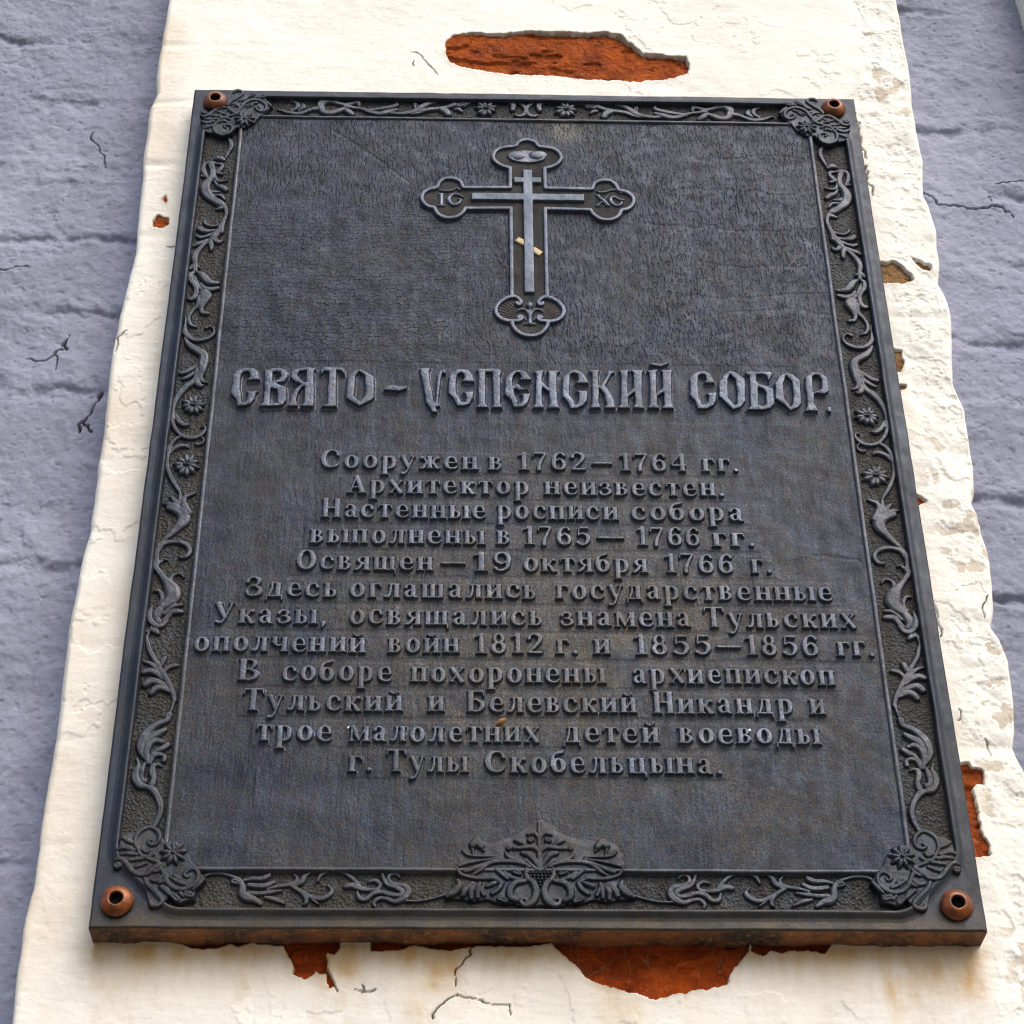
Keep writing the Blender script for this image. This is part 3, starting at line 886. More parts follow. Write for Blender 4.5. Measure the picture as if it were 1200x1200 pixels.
# ---- body text layout: word, x0, x1 in photo pixels
LINES = [
    (551.7, 555, [('Сооружен', 374.3, 560), ('в', 572.3, 590), ('1762', 606.7, 687.3), ('–', 694, 718), ('1764', 726, 806), ('гг.', 822.7, 866.7)]),
    (581.7, 583.3, [('Архитектор', 405, 620.7), ('неизвестен.', 638.3, 849.3)]),
    (610, 612.3, [('Настенные', 376, 570), ('росписи', 581.7, 725), ('собора', 740, 872.7)]),
    (640, 642.3, [('выполнены', 362.7, 568.3), ('в', 581.7, 598.3), ('1765', 613.3, 693.3), ('–', 700, 731.7), ('1766', 746.7, 821.7), ('гг.', 835, 885)]),
    (671.5, 673.6, [('Освящен', 345.4, 507.4), ('–', 516.4, 545), ('19', 554, 600.6), ('октября', 613, 759.5), ('1766', 779.7, 861), ('г.', 880.5, 906)]),
    (703, 705.8, [('Здесь', 286.3, 395.3), ('оглашались', 408.9, 629.3), ('государственные', 651.3, 977)]),
    (734.2, 737.7, [('Указы,', 249.4, 382.7), ('освящались', 408.9, 636.7), ('знамена', 656.8, 810.9), ('Тульских', 825.5, 1005)]),
    (766.4, 771, [('ополчений', 226, 428.6), ('войн', 453.7, 537.9), ('1812', 555.8, 637.4), ('г.', 651.3, 677.7), ('и', 696, 715.5), ('1855', 743.7, 834.7), ('–', 840, 869.5), ('1856', 874.3, 961.2), ('гг.', 981.4, 1027)]),
    (799.7, 806, [('В', 278, 305), ('соборе', 330, 459.7), ('похоронены', 480.5, 709.3), ('архиепископ', 741.2, 979.5)]),
    (835.6, 839.7, [('Тульский', 283.5, 471.6), ('и', 501, 520.7), ('Белевский', 546.8, 746.7), ('Никандр', 765, 931), ('и', 950, 968.5)]),
    (870.3, 875, [('трое', 299.6, 389.2), ('малолетних', 408.2, 632.3), ('детей', 660.5, 773), ('воеводы', 796, 962.3)]),
    (907, 910, [('г.', 407, 435.7), ('Тулы', 451.9, 548.6), ('Скобельцына.', 568.3, 847.5)]),
]
LH = 0.0030
XH = 0.0128
layout = []
for yl, yr, words in LINES:
    z0 = float(np.mean([unproj(400, yl)[1], unproj(800, yr)[1]])) + 0.0004
    out = []
    for wtxt, a, b in words:
        yy = yl + (yr - yl) * ((a + b) / 2 - 400) / 400 - 2.5
        xa, _ = unproj(a, yy, -LH); xb, _ = unproj(b, yy, -LH)
        out.append((wtxt, float(xa), float(xb)))
    layout.append((z0, out))
# strips of the pattern the lines were set on, a hair proud of the field
for z0, out in layout:
    xa, xb = out[0][1] - 0.004, out[-1][2] + 0.004
    s_ = np.maximum(np.abs(X_ - (xa + xb) / 2) - (xb - xa) / 2, np.abs(Z_ - z0 - XH * 0.58) - XH * 0.80) + 0.0012 * fbm(X_, Z_, 50, 3, 6)
    hp += 0.00030 * sstep(0.0004, -0.0004, s_)
s_ = np.maximum(np.abs(X_ - 0.3) - 0.215, np.abs(Z_ - 0.468) - 0.031) + 0.001 * fbm(X_, Z_, 50, 3, 6)
hp -= 0.00025 * sstep(0.0004, -0.0004, s_)
# faint arc of a seam upper left and trowel ridges upper right
sea = carve(X_, Z_, [np.array([(0.128, 0.770, .0016), (0.160, 0.742, .0016), (0.198, 0.705, .0010)])], 0.0004, wig=0.0003)
for k_, (zc, xa, xb) in enumerate([(0.700, 0.42, 0.53), (0.655, 0.40, 0.55), (0.612, 0.44, 0.545), (0.577, 0.42, 0.55), (0.742, 0.45, 0.545), (0.559, 0.46, 0.55), (0.305, 0.50, 0.55)]):
    t_ = np.linspace(0, 1, 6)
    sea = np.maximum(sea, carve(X_, Z_, [np.column_stack([xa + (xb - xa) * t_, zc + 0.003 * np.sin(t_ * 5 + k_), np.full(6, .0016)])], 0.00030, wig=0.0012))
hp -= sea
fp.h = hp
fp.mesh('inscription_field', M_PANEL, plq, 0.0, keep=np.ones(hp.shape, bool), wob=0.0)

# ------------------------------------------------------------------ alphabet of the body text (x-height = 1)
T_, t_ = 0.165, 0.075          # half thickness of stems and hairlines
CAPH = 1.42


def stem(x, z0=0.0, z1=1.0, hw=T_, top=True, bot=True, ser=0.085):
    o = [('b', x, z0, x, z1, hw)]
    if bot: o.append(('b', x - hw - ser, z0 + 0.05, x + hw + ser, z0 + 0.05, 0.055))
    if top: o.append(('b', x - hw - ser * 0.8, z1 - 0.05, x + hw + ser * 0.5, z1 - 0.05, 0.055))
    return o


def st(*p): return [('s', list(p))]


def ring(cx, cz, rx, rz, a=T_, b=t_, a0=0, a1=360, n=18):
    P_ = []
    for k in range(n + 1):
        th = math.radians(a0 + (a1 - a0) * k / n)
        P_.append((cx + (rx - a) * math.cos(th), cz + (rz - b) * math.sin(th), b + (a - b) * abs(math.cos(th)) ** 1.3))
    return [('s', P_)]


def bar(x0, z0, x1, z1, hw=t_): return [('b', x0, z0, x1, z1, hw)]


BREVE = st((.30, 1.27, .08), (.38, 1.16, .055), (.5, 1.13, .055), (.62, 1.16, .055), (.70, 1.27, .08))
I_ = stem(.22) + stem(.80) + bar(.32, .20, .72, .80, .085)
SOFT = lambda x: stem(x, top=True) + st((x + .05, .55, .065), (x + .26, .55, .075), (x + .41, .42, .115), (x + .41, .21, .12), (x + .26, .06, .075), (x + .05, .06, .06))
G = {
    'а': (.92, st((.15, .74, .11), (.24, .90, .085), (.42, .94, .075), (.58, .82, .12), (.61, .6, .155), (.61, .25, .155), (.68, .07, .09), (.84, .06, .06)) + st((.58, .56, .065), (.36, .50, .08), (.19, .36, .13), (.19, .2, .13), (.33, .07, .085), (.5, .14, .07), (.6, .26, .06))),
    'б': (.95, ring(.46, .46, .45, .47) + st((.10, .45, .13), (.10, .8, .13), (.2, 1.1, .11), (.42, 1.24, .10), (.66, 1.30, .10), (.76, 1.42, .06))),
    'в': (.90, stem(.22) + st((.25, .94, .06), (.5, .94, .07), (.63, .78, .125), (.5, .56, .07), (.25, .54, .06)) + st((.45, .54, .07), (.66, .42, .11), (.68, .24, .13), (.52, .06, .07), (.25, .06, .06))),
    'г': (.78, stem(.24, top=False) + bar(.05, .93, .74, .93, .07) + st((.70, .94, .07), (.73, .76, .055))),
    'д': (1.02, bar(.0, .06, 1.0, .06, .07) + bar(.06, .06, .04, -.24, .06) + bar(.95, .06, .97, -.24, .06) + st((.36, .94, .08), (.34, .55, .09), (.2, .1, .09)) + bar(.72, .05, .72, .95, T_) + bar(.24, .94, .92, .94, .06)),
    'е': (.92, st((.84, .24, .055), (.72, .10, .08), (.46, .055, .08), (.22, .2, .13), (.155, .5, .16), (.22, .8, .13), (.46, .945, .075), (.68, .84, .10), (.77, .55, .085)) + bar(.2, .50, .82, .50, .065)),
    'ж': (1.34, stem(.66) + st((.62, .5, .08), (.42, .62, .09), (.30, .86, .09), (.14, .86, .12)) + st((.58, .52, .08), (.38, .36, .11), (.24, .08, .11), (.06, .055, .06)) + st((.70, .5, .08), (.90, .62, .09), (1.02, .86, .09), (1.18, .86, .12)) + st((.74, .52, .08), (.94, .36, .11), (1.08, .08, .11), (1.26, .055, .06))),
    'з': (.82, st((.10, .74, .11), (.2, .9, .08), (.42, .94, .075), (.60, .8, .12), (.52, .58, .08), (.3, .53, .065)) + st((.48, .53, .075), (.67, .4, .12), (.67, .22, .13), (.42, .055, .08), (.16, .1, .085), (.09, .27, .11))),
    'и': (1.02, I_), 'й': (1.02, I_ + BREVE),
    'к': (.96, stem(.22) + st((.3, .5, .08), (.5, .60, .09), (.64, .86, .09), (.80, .86, .12)) + st((.36, .52, .08), (.58, .36, .12), (.72, .08, .12), (.92, .055, .06))),
    'л': (1.0, bar(.75, 0, .75, 1, T_) + bar(.58, .05, .98, .05, .055) + bar(.24, .94, .98, .94, .06) + st((.40, .94, .08), (.38, .5, .095), (.26, .12, .11), (.08, .10, .10))),
    'м': (1.26, stem(.16, hw=.09) + stem(1.06) + st((.22, .94, .13), (.42, .5, .13), (.60, .10, .09)) + st((.60, .10, .06), (.82, .55, .07), (1.0, .92, .07))),
    'н': (1.02, stem(.22) + stem(.80) + bar(.2, .5, .8, .5, .07)),
    'о': (.96, ring(.48, .5, .47, .52)),
    'п': (1.02, stem(.22, top=False) + stem(.80, top=False) + bar(.0, .94, 1.02, .94, .065)),
    'р': (1.0, stem(.24, -.46, 1.0) + st((.28, .82, .06), (.48, .945, .075), (.72, .80, .13), (.78, .5, .16), (.72, .2, .13), (.48, .055, .075), (.28, .18, .06))),
    'с': (.90, st((.74, .70, .11), (.66, .88, .08), (.46, .945, .075), (.22, .8, .13), (.155, .5, .16), (.22, .2, .13), (.46, .055, .08), (.70, .11, .08), (.82, .26, .055))),
    'т': (.94, stem(.47, top=False) + bar(.06, .94, .88, .94, .065) + st((.09, .94, .06), (.05, .74, .05)) + st((.85, .94, .06), (.89, .74, .05))),
    'у': (.98, st((.20, .94, .14), (.36, .5, .14), (.52, .12, .12)) + st((.82, .94, .065), (.66, .45, .07), (.46, -.15, .075), (.30, -.36, .085), (.14, -.36, .11)) + bar(.02, .95, .40, .95, .05) + bar(.66, .95, .96, .95, .05)),
    'х': (.98, st((.2, .93, .14), (.78, .07, .14)) + st((.8, .93, .065), (.18, .07, .065)) + bar(.04, .95, .38, .95, .05) + bar(.64, .95, .95, .95, .05) + bar(.03, .05, .36, .05, .05) + bar(.60, .05, .97, .05, .05)),
    'ц': (1.08, stem(.22, bot=False) + stem(.80, bot=False) + bar(.06, .06, 1.04, .06, .065) + bar(1.0, .06, 1.02, -.26, .06)),
    'ч': (1.0, stem(.78) + stem(.20, .62, 1.0) + st((.20, .62, .14), (.34, .44, .085), (.56, .42, .075), (.74, .48, .07))),
    'ш': (1.42, stem(.22, bot=False) + stem(.71, bot=False) + stem(1.20, bot=False) + bar(.06, .06, 1.36, .06, .065)),
    'щ': (1.46, stem(.22, bot=False) + stem(.71, bot=False) + stem(1.20, bot=False) + bar(.06, .06, 1.42, .06, .065) + bar(1.39, .06, 1.41, -.26, .06)),
    'ь': (.86, SOFT(.22)), 'ы': (1.34, SOFT(.22) + stem(1.14, ser=.10)),
    'я': (.96, stem(.74) + st((.7, .94, .06), (.42, .94, .075), (.22, .76, .13), (.38, .52, .08), (.7, .48, .065)) + st((.48, .5, .09), (.28, .2, .12), (.12, .07, .09), (.0, .055, .05))),
}


def cap(fn): return fn


C = CAPH
G.update({
    'С': (1.28, st((1.08, 1.0, .12), (.98, 1.24, .09), (.68, C - .075, .08), (.34, 1.18, .15), (.19, .71, .19), (.34, .24, .15), (.68, .075, .08), (1.0, .18, .085), (1.14, .38, .055)) + bar(1.10, .98, 1.12, 1.38, .055)),
    'А': (1.32, bar(.62, 1.36, 1.05, .05, .165) + bar(.66, 1.40, .26, .05, .075) + bar(.36, .45, .92, .45, .07) + bar(.04, .05, .50, .05, .055) + bar(.76, .05, 1.30, .05, .055)),
    'Н': (1.28, stem(.26, 0, C, .18) + stem(1.02, 0, C, .18) + bar(.26, .72, 1.02, .72, .075)),
    'О': (1.34, ring(.67, .71, .64, .73, .19, .075)),
    'З': (1.06, st((.12, 1.04, .12), (.24, 1.28, .085), (.54, C - .08, .08), (.80, 1.14, .14), (.66, .80, .085), (.36, .74, .065)) + st((.62, .74, .08), (.88, .54, .14), (.86, .26, .15), (.52, .07, .085), (.2, .14, .09), (.10, .38, .12))),
    'У': (1.24, st((.24, C - .08, .17), (.46, .8, .16), (.66, .42, .13)) + st((1.02, C - .08, .075), (.80, .7, .08), (.56, .18, .085), (.38, .07, .09), (.2, .12, .12)) + bar(.02, C - .05, .5, C - .05, .055) + bar(.82, C - .05, 1.2, C - .05, .055)),
    'В': (1.18, stem(.26, 0, C, .18) + st((.3, C - .07, .065), (.64, C - .07, .075), (.86, 1.12, .15), (.66, .78, .075), (.3, .74, .065)) + st((.6, .74, .075), (.92, .56, .13), (.94, .30, .16), (.68, .07, .08), (.3, .07, .065))),
    'Т': (1.24, stem(.62, 0, C, .18, top=False) + bar(.06, C - .07, 1.18, C - .07, .07) + st((.1, C - .07, .07), (.04, 1.06, .05)) + st((1.14, C - .07, .07), (1.2, 1.06, .05))),
    'Б': (1.18, stem(.26, 0, C, .18, top=False) + bar(.06, C - .07, 1.02, C - .07, .07) + st((.98, C - .07, .07), (1.04, 1.06, .05)) + st((.3, .80, .065), (.62, .80, .08), (.92, .60, .14), (.93, .30, .16), (.68, .07, .08), (.3, .07, .065))),
    '1': (.72, stem(.42, 0, 1.40, .16, top=False, ser=.16) + st((.38, 1.34, .09), (.22, 1.2, .07), (.08, 1.12, .055))),
    '2': (1.04, st((.16, 1.04, .13), (.24, 1.26, .085), (.5, 1.33, .08), (.78, 1.18, .14), (.80, .92, .14), (.56, .56, .11), (.2, .16, .09)) + bar(.08, .09, .92, .09, .09) + bar(.92, .04, .98, .34, .055)),
    '5': (1.0, bar(.22, 1.30, .84, 1.30, .085) + bar(.24, 1.30, .2, .78, .065) + st((.2, .76, .06), (.46, .88, .08), (.76, .70, .14), (.80, .42, .15), (.62, .12, .10), (.36, .07, .08), (.14, .22, .12))),
    '6': (1.04, st((.84, 1.16, .11), (.72, 1.31, .08), (.5, 1.32, .08), (.26, 1.06, .14), (.19, .56, .16), (.28, .20, .13), (.52, .07, .08), (.78, .20, .13), (.84, .46, .14), (.74, .74, .11), (.52, .84, .075), (.3, .68, .08))),
    '7': (.98, bar(.08, 1.29, .90, 1.29, .09) + bar(.10, 1.3, .06, 1.0, .055) + st((.86, 1.26, .08), (.62, .8, .11), (.46, .4, .14), (.42, .06, .15))),
    '8': (1.04, ring(.52, 1.03, .37, .37, .13, .075) + ring(.52, .40, .45, .42, .15, .08)),
    '9': (1.04, st((.2, .24, .11), (.32, .09, .08), (.54, .08, .08), (.78, .34, .14), (.85, .84, .16), (.76, 1.20, .13), (.52, 1.33, .08), (.26, 1.20, .13), (.20, .94, .14), (.30, .66, .11), (.52, .56, .075), (.74, .72, .08))),
    '4': (1.08, stem(.76, 0, 1.38, .155, top=False) + bar(.70, 1.36, .06, .48, .08) + bar(.04, .44, 1.02, .44, .085)),
    '–': (1.6, bar(.06, .60, 1.54, .60, .10)),
    '.': (.36, st((.18, .13, .15), (.181, .13, .15))), ',': (.36, st((.18, .13, .14), (.19, .06, .13), (.12, -.18, .06))),
})
GAP = 0.19
rngL = np.random.default_rng(11)


def word_adv(w):
    return sum(G[c][0] for c in w) + GAP * (len(w) - 1)


for li, (z0, out) in enumerate(layout):
    f = Field(out[0][1] - 0.006, out[-1][2] + 0.006, z0 - 0.008, z0 + 0.0225, 0.00033)
    D = np.full(f.h.shape, 1.0)
    for wtxt, xa, xb in out:
        adv = word_adv(wtxt)
        sx = (xb - xa) / adv
        x = xa
        if wtxt == '–':
            f.sdf_box(D, xa, z0 + 0.6 * XH * 0.95, xb, z0 + 0.6 * XH * 0.95, 0.0011)
            continue
        for ch in wtxt:
            a_, prims = G[ch]
            jz = rngL.normal(0, 0.00018); jx = rngL.normal(0, 0.00015); js = 1 + rngL.normal(0, 0.012)
            rs = min(sx, XH) * 0.5 + XH * 0.5
            for pr in prims:
                if pr[0] == 'b':
                    _, x0, q0, x1, q1, hw = pr
                    k_ = sx if abs(x1 - x0) < abs(q1 - q0) else XH
                    f.sdf_box(D, x + x0 * sx + jx, z0 + q0 * XH * js + jz, x + x1 * sx + jx, z0 + q1 * XH * js + jz, hw * k_)
                else:
                    f.sdf_stroke(D, [(x + p[0] * sx + jx, z0 + p[1] * XH * js + jz, p[2] * rs) for p in pr[1]])
            x += (a_ + GAP) * sx
    XX_, ZZ_ = np.meshgrid(f.xs, f.zs)
    D = D + 0.00022 * fbm(XX_, ZZ_, 420, 2, 3) - 0.00008
    f.raise_sd(D, LH, 0.00045, 0.0002)
    # casting fillet at the foot
    f.h = np.maximum(f.h, np.where(D < 0.0013, 0.0008 * np.clip(1 - D / 0.0013, 0, 1) ** 2, -1))
    f.mesh('inscription_line', M_LETTER, plq, 0.0001, wob=0.0003)

# ------------------------------------------------------------------ heading in old Slavonic capitals, traced
TS = 7.5
TIT = {
    (260, 420): [
        ([(185, 85), (240, 80), (290, 88), (312, 125), (328, 182), (222, 184), (250, 165), (248, 125), (225, 108), (190, 112), (165, 140), (155, 190), (155, 260), (165, 310), (170, 385), (200, 388), (225, 355), (232, 310), (218, 288), (245, 290), (318, 285), (295, 305), (285, 350), (250, 395), (200, 412), (135, 412), (120, 350), (78, 300), (95, 220), (100, 150), (130, 105)], []),
        ([(372, 95), (400, 100), (440, 85), (500, 80), (550, 95), (580, 130), (575, 165), (545, 200), (470, 214), (520, 238), (562, 248), (565, 300), (562, 370), (530, 405), (460, 415), (330, 415), (365, 385), (375, 280), (378, 180), (375, 120)],
         [[(445, 118), (485, 108), (515, 120), (522, 155), (500, 185), (442, 198)], [(425, 255), (490, 270), (490, 390), (420, 395)]]),
        ([(640, 95), (700, 85), (760, 78), (825, 90), (805, 110), (805, 380), (800, 415), (695, 415), (725, 390), (728, 240), (700, 250), (665, 300), (650, 360), (660, 415), (580, 415), (600, 380), (610, 320), (650, 265), (700, 225), (640, 200), (605, 160), (610, 120)],
         [[(680, 110), (745, 100), (745, 205), (720, 210), (675, 175), (660, 140)]]),
        ([(870, 95), (900, 78), (1060, 78), (1075, 110), (1075, 135), (1050, 105), (1005, 100), (1000, 300), (1000, 395), (1005, 418), (880, 418), (930, 395), (935, 250), (945, 110), (900, 105), (872, 135)], [])],
    (400, 420): [
        ([(155, 95), (200, 110), (285, 160), (285, 340), (265, 360), (155, 415), (45, 345), (50, 250), (60, 160), (100, 120)], [[(155, 110), (210, 150), (215, 320), (165, 380), (105, 330), (115, 250), (122, 150)]]),
        ([(375, 275), (400, 240), (440, 230), (500, 245), (575, 240), (570, 262), (500, 285), (440, 275)], []),
        ([(690, 85), (785, 80), (765, 110), (775, 200), (800, 300), (810, 380), (825, 380), (840, 250), (846, 150), (866, 108), (915, 92), (914, 128), (886, 120), (873, 170), (859, 280), (849, 385), (862, 412), (825, 425), (838, 468), (800, 470), (780, 430), (745, 390), (735, 310), (715, 200)], []),
        ([(1010, 95), (1060, 92), (1120, 105), (1150, 145), (1165, 200), (1060, 198), (1085, 170), (1080, 130), (1050, 118), (1015, 140), (1005, 200), (1005, 300), (1050, 380), (1085, 385), (1100, 350), (1095, 315), (1075, 295), (1160, 290), (1155, 340), (1125, 395), (1075, 415), (1020, 415), (990, 350), (940, 300), (945, 210), (950, 150), (975, 115)], [])],
    (540, 420): [
        ([(140, 100), (180, 90), (330, 90), (360, 108), (345, 150), (345, 400), (362, 430), (275, 430), (290, 400), (285, 300), (280, 118), (215, 118), (215, 300), (215, 400), (240, 428), (142, 428), (160, 395), (155, 250), (160, 120)], []),
        ([(470, 110), (510, 100), (560, 110), (600, 160), (615, 185), (515, 185), (535, 165), (520, 125), (490, 118), (460, 150), (450, 190), (455, 240), (480, 225), (510, 228), (530, 260), (590, 268), (510, 275), (480, 258), (460, 270), (470, 320), (500, 380), (495, 405), (520, 400), (545, 370), (545, 325), (525, 310), (610, 310), (600, 345), (580, 395), (540, 425), (465, 425), (445, 370), (388, 310), (390, 220), (400, 160), (430, 130)], []),
        ([(640, 110), (730, 105), (715, 130), (710, 200), (770, 260), (775, 135), (760, 108), (870, 108), (840, 135), (840, 250), (850, 400), (865, 432), (765, 432), (785, 400), (780, 295), (715, 245), (710, 300), (715, 400), (725, 430), (637, 430), (655, 400), (660, 250), (665, 140)], []),
        ([(960, 110), (1000, 100), (1050, 115), (1090, 150), (1120, 215), (1010, 215), (1035, 190), (1030, 140), (990, 122), (960, 140), (955, 200), (950, 320), (990, 370), (1000, 410), (1030, 395), (1040, 350), (1040, 300), (1015, 285), (1110, 285), (1105, 370), (1075, 410), (1020, 438), (965, 435), (945, 385), (893, 330), (895, 240), (900, 170), (930, 130)], [])],
    (680, 420): [
        ([(85, 105), (170, 100), (155, 130), (158, 235), (175, 240), (230, 160), (245, 110), (300, 105), (300, 122), (270, 135), (215, 240), (250, 280), (290, 360), (305, 432), (218, 432), (232, 400), (215, 310), (165, 255), (160, 380), (175, 432), (88, 432), (105, 400), (108, 250), (105, 130)], []),
        ([(340, 105), (430, 98), (415, 125), (415, 310), (470, 260), (470, 130), (450, 100), (560, 100), (540, 130), (540, 300), (550, 400), (560, 432), (468, 432), (485, 400), (480, 290), (420, 335), (420, 400), (435, 432), (335, 432), (355, 400), (360, 250), (360, 130)], []),
        ([(590, 105), (680, 98), (665, 125), (668, 310), (725, 260), (725, 130), (710, 100), (808, 100), (800, 130), (800, 300), (805, 400), (820, 435), (720, 435), (740, 400), (735, 290), (675, 330), (672, 400), (690, 432), (595, 432), (612, 400), (615, 250), (610, 130)], []),
        ([(610, 50), (640, 38), (690, 48), (740, 40), (778, 28), (765, 52), (710, 70), (650, 60)], []),
        ([(1040, 115), (1090, 110), (1140, 135), (1165, 180), (1180, 212), (1095, 210), (1110, 185), (1100, 145), (1065, 135), (1035, 150), (1030, 220), (1040, 340), (1070, 405), (1100, 405), (1130, 370), (1135, 330), (1110, 305), (1195, 300), (1190, 370), (1170, 410), (1110, 440), (1035, 440), (1010, 370), (965, 325), (970, 230), (965, 180), (1000, 130)], [])],
    (820, 420): [
        ([(265, 110), (320, 125), (395, 180), (400, 370), (360, 425), (290, 445), (240, 395), (172, 330), (172, 200), (220, 140)], [[(265, 135), (315, 180), (335, 300), (330, 400), (305, 410), (245, 340), (245, 180)]]),
        ([(400, 128), (440, 115), (620, 118), (640, 135), (605, 190), (590, 150), (560, 135), (495, 140), (495, 200), (520, 225), (590, 245), (645, 270), (655, 400), (620, 435), (560, 448), (420, 448), (450, 420), (445, 300), (440, 150)], [[(510, 245), (560, 265), (585, 300), (585, 400), (560, 418), (515, 410)]]),
        ([(755, 125), (810, 135), (880, 190), (892, 390), (860, 430), (795, 455), (745, 405), (668, 350), (665, 220), (710, 150)], [[(755, 145), (810, 195), (825, 310), (822, 400), (800, 425), (742, 350), (732, 220)]]),
        ([(985, 120), (1050, 125), (1110, 160), (1135, 200), (1138, 280), (1095, 310), (1030, 300), (1002, 310), (1005, 400), (1025, 430), (1040, 460), (930, 460), (950, 420), (945, 320), (930, 250), (935, 160)], [[(985, 160), (1010, 140), (1050, 145), (1075, 185), (1070, 270), (1035, 285), (995, 300)]]),
        ([(1120, 445), (1130, 425), (1155, 425), (1168, 445), (1155, 465), (1130, 465)], [])],
}
TH = 0.0035
LET = [[(260, 420, [0, 1, 2, 3]), (400, 420, [0])], [(400, 420, [1])], [(400, 420, [2, 3]), (540, 420, [0, 1, 2, 3]), (680, 420, [0, 1, 2, 3])], [(680, 420, [4]), (820, 420, [0, 1, 2, 3, 4])]]
head = thing_head = None
for wi, word in enumerate(LET):
    f = Field(0.06, 0.54, 0.435, 0.50, 0.00035)
    D = np.full(f.h.shape, 1.0)
    for ox, oy, ids in word:
        for i in ids:
            outer, holes_ = TIT[(ox, oy)][i]
            w_ = f.poly(trace(outer, ox, oy, TS, -TH))
            sl_, sd_ = w_
            for hpoly in holes_:
                p = trace(hpoly, ox, oy, TS, -TH)
                XX_, ZZ_ = np.meshgrid(f.xs[sl_[1]], f.zs[sl_[0]])
                sd_ = np.maximum(sd_, -poly_sd(XX_, ZZ_, p))
            D[sl_] = np.minimum(D[sl_], sd_)
    XX_, ZZ_ = np.meshgrid(f.xs, f.zs)
    D = D + 0.0003 * fbm(XX_, ZZ_, 260, 3, 3) - 0.0004
    f.raise_sd(D, TH, 0.0005, 0.0003)
    f.h = np.maximum(f.h, np.where(D < 0.0016, 0.0010 * np.clip(1 - D / 0.0016, 0, 1) ** 2, -1))
    f.mesh('heading_dash' if wi == 1 else 'heading_word', M_LETTER, plq, 0.0001, wob=0.0004)

# ------------------------------------------------------------------ the cross
CXM = 0.3001
f = Field(0.19, 0.41, 0.515, 0.775, 0.00036)
X_, Z_ = np.meshgrid(f.xs, f.zs)
RB = 0.0019
CH_ = 0.0030


def half(pts, ox, oy, s, Y=-CH_, r=None):
    t = trace(pts, ox, oy, s, Y)
    sc = px_scale(ox + pts[0][0] / s, oy + pts[0][1] / s, Y) / s
    return [(a[0], a[1], (p[2] * sc if len(p) > 2 else RB)) for a, p in zip(t, pts)]


def mir(ln): return [(2 * CXM - a, b, c) for a, b, c in ln]


armL = half([(1010, 592), (800, 592), (560, 592), (536, 588)], 480, 150, 8.571)
lobeL = half([(536, 588), (512, 535), (460, 505), (400, 497), (340, 507), (295, 545), (272, 590), (195, 610), (138, 648), (122, 700), (148, 750), (195, 783), (245, 795), (275, 845), (335, 885), (410, 895), (480, 880), (535, 840), (560, 800)], 480, 150, 8.571)
armB = half([(560, 800), (800, 799), (1016, 799)], 480, 150, 8.571)
shaftT = half([(1010, 592), (1010, 395)], 480, 150, 8.571)
lobeT = half([(1010, 395), (930, 372), (870, 335), (840, 288), (860, 232), (920, 195), (1000, 182), (1062, 172), (1092, 138), (1140, 118), (1190, 112)], 480, 150, 8.571)
shaftB = half([(1018, 799), (1018, 1020)], 480, 150, 8.571)[:1] + half([(397, 20), (400, 265)], 560, 320, 10)
curl = half([(400, 268), (440, 270), (485, 300), (505, 335), (490, 360), (462, 355), (455, 340)], 560, 320, 10)
lobeB = half([(400, 270), (335, 285), (260, 335), (212, 405), (222, 475), (280, 530), (365, 553), (430, 552), (490, 545), (515, 520), (495, 500), (472, 512)], 560, 320, 10)
lobeF = half([(395, 560), (420, 625), (475, 685), (545, 718), (612, 727)], 560, 320, 10)
D = np.full(f.h.shape, 1.0)
for ln, sm in ((armL, 0), (lobeL, 1), (armB, 0), (shaftT, 0), (lobeT, 1), (shaftB, 0), (curl, 1), (lobeB, 1), (lobeF, 1)):
    for l2 in (ln, mir(ln)):
        f.sdf_stroke(D, l2, sm=bool(sm))
# close tiny gaps on the axis
cross = None
outl = [(a, b) for a, b, c in (lobeF[::-1] + lobeB[::-1][5:] + shaftB[::-1] + armB[::-1] + smooth(lobeL, 3)[::-1].tolist() + armL[::-1] + shaftT + smooth(lobeT, 3).tolist())]
outr = [(2 * CXM - a, b) for a, b in outl[::-1]]
bed_sd = poly_sd(X_, Z_, np.array(outl + outr))
bed = np.minimum(bed_sd, D)
# bed plate with scratched hatching
fb_ = Field(0.19, 0.41, 0.515, 0.775, 0.00036)
hx = np.abs(X_ - CXM)
hat = np.sin((hx * 0.75 + Z_ * 1.0 + 0.0006 * fbm(X_, Z_, 90, 2, 3)) * 2 * math.pi / 0.0021)
ang = np.arctan2(Z_ - 0.545, hx - 0.0)
rad = np.sin(ang * 55 + 1.5 * fbm(X_, Z_, 60, 2, 2))
hatch = np.where(Z_ < 0.565, rad, hat)
fb_.h = np.where(bed < 0.0002, 0.0006 + 0.00032 * hatch, -1)
bedo = fb_.mesh('cross_bed', M_CROSSBED, plq, 0.0003, wob=0.0002)
f.raise_sd(D + 0.00012 * fbm(X_, Z_, 300, 2, 3), CH_, 0.0005, 0.0002)
f.mesh('cross_frame', M_LETTER, plq, 0.0001, wob=0.0002)
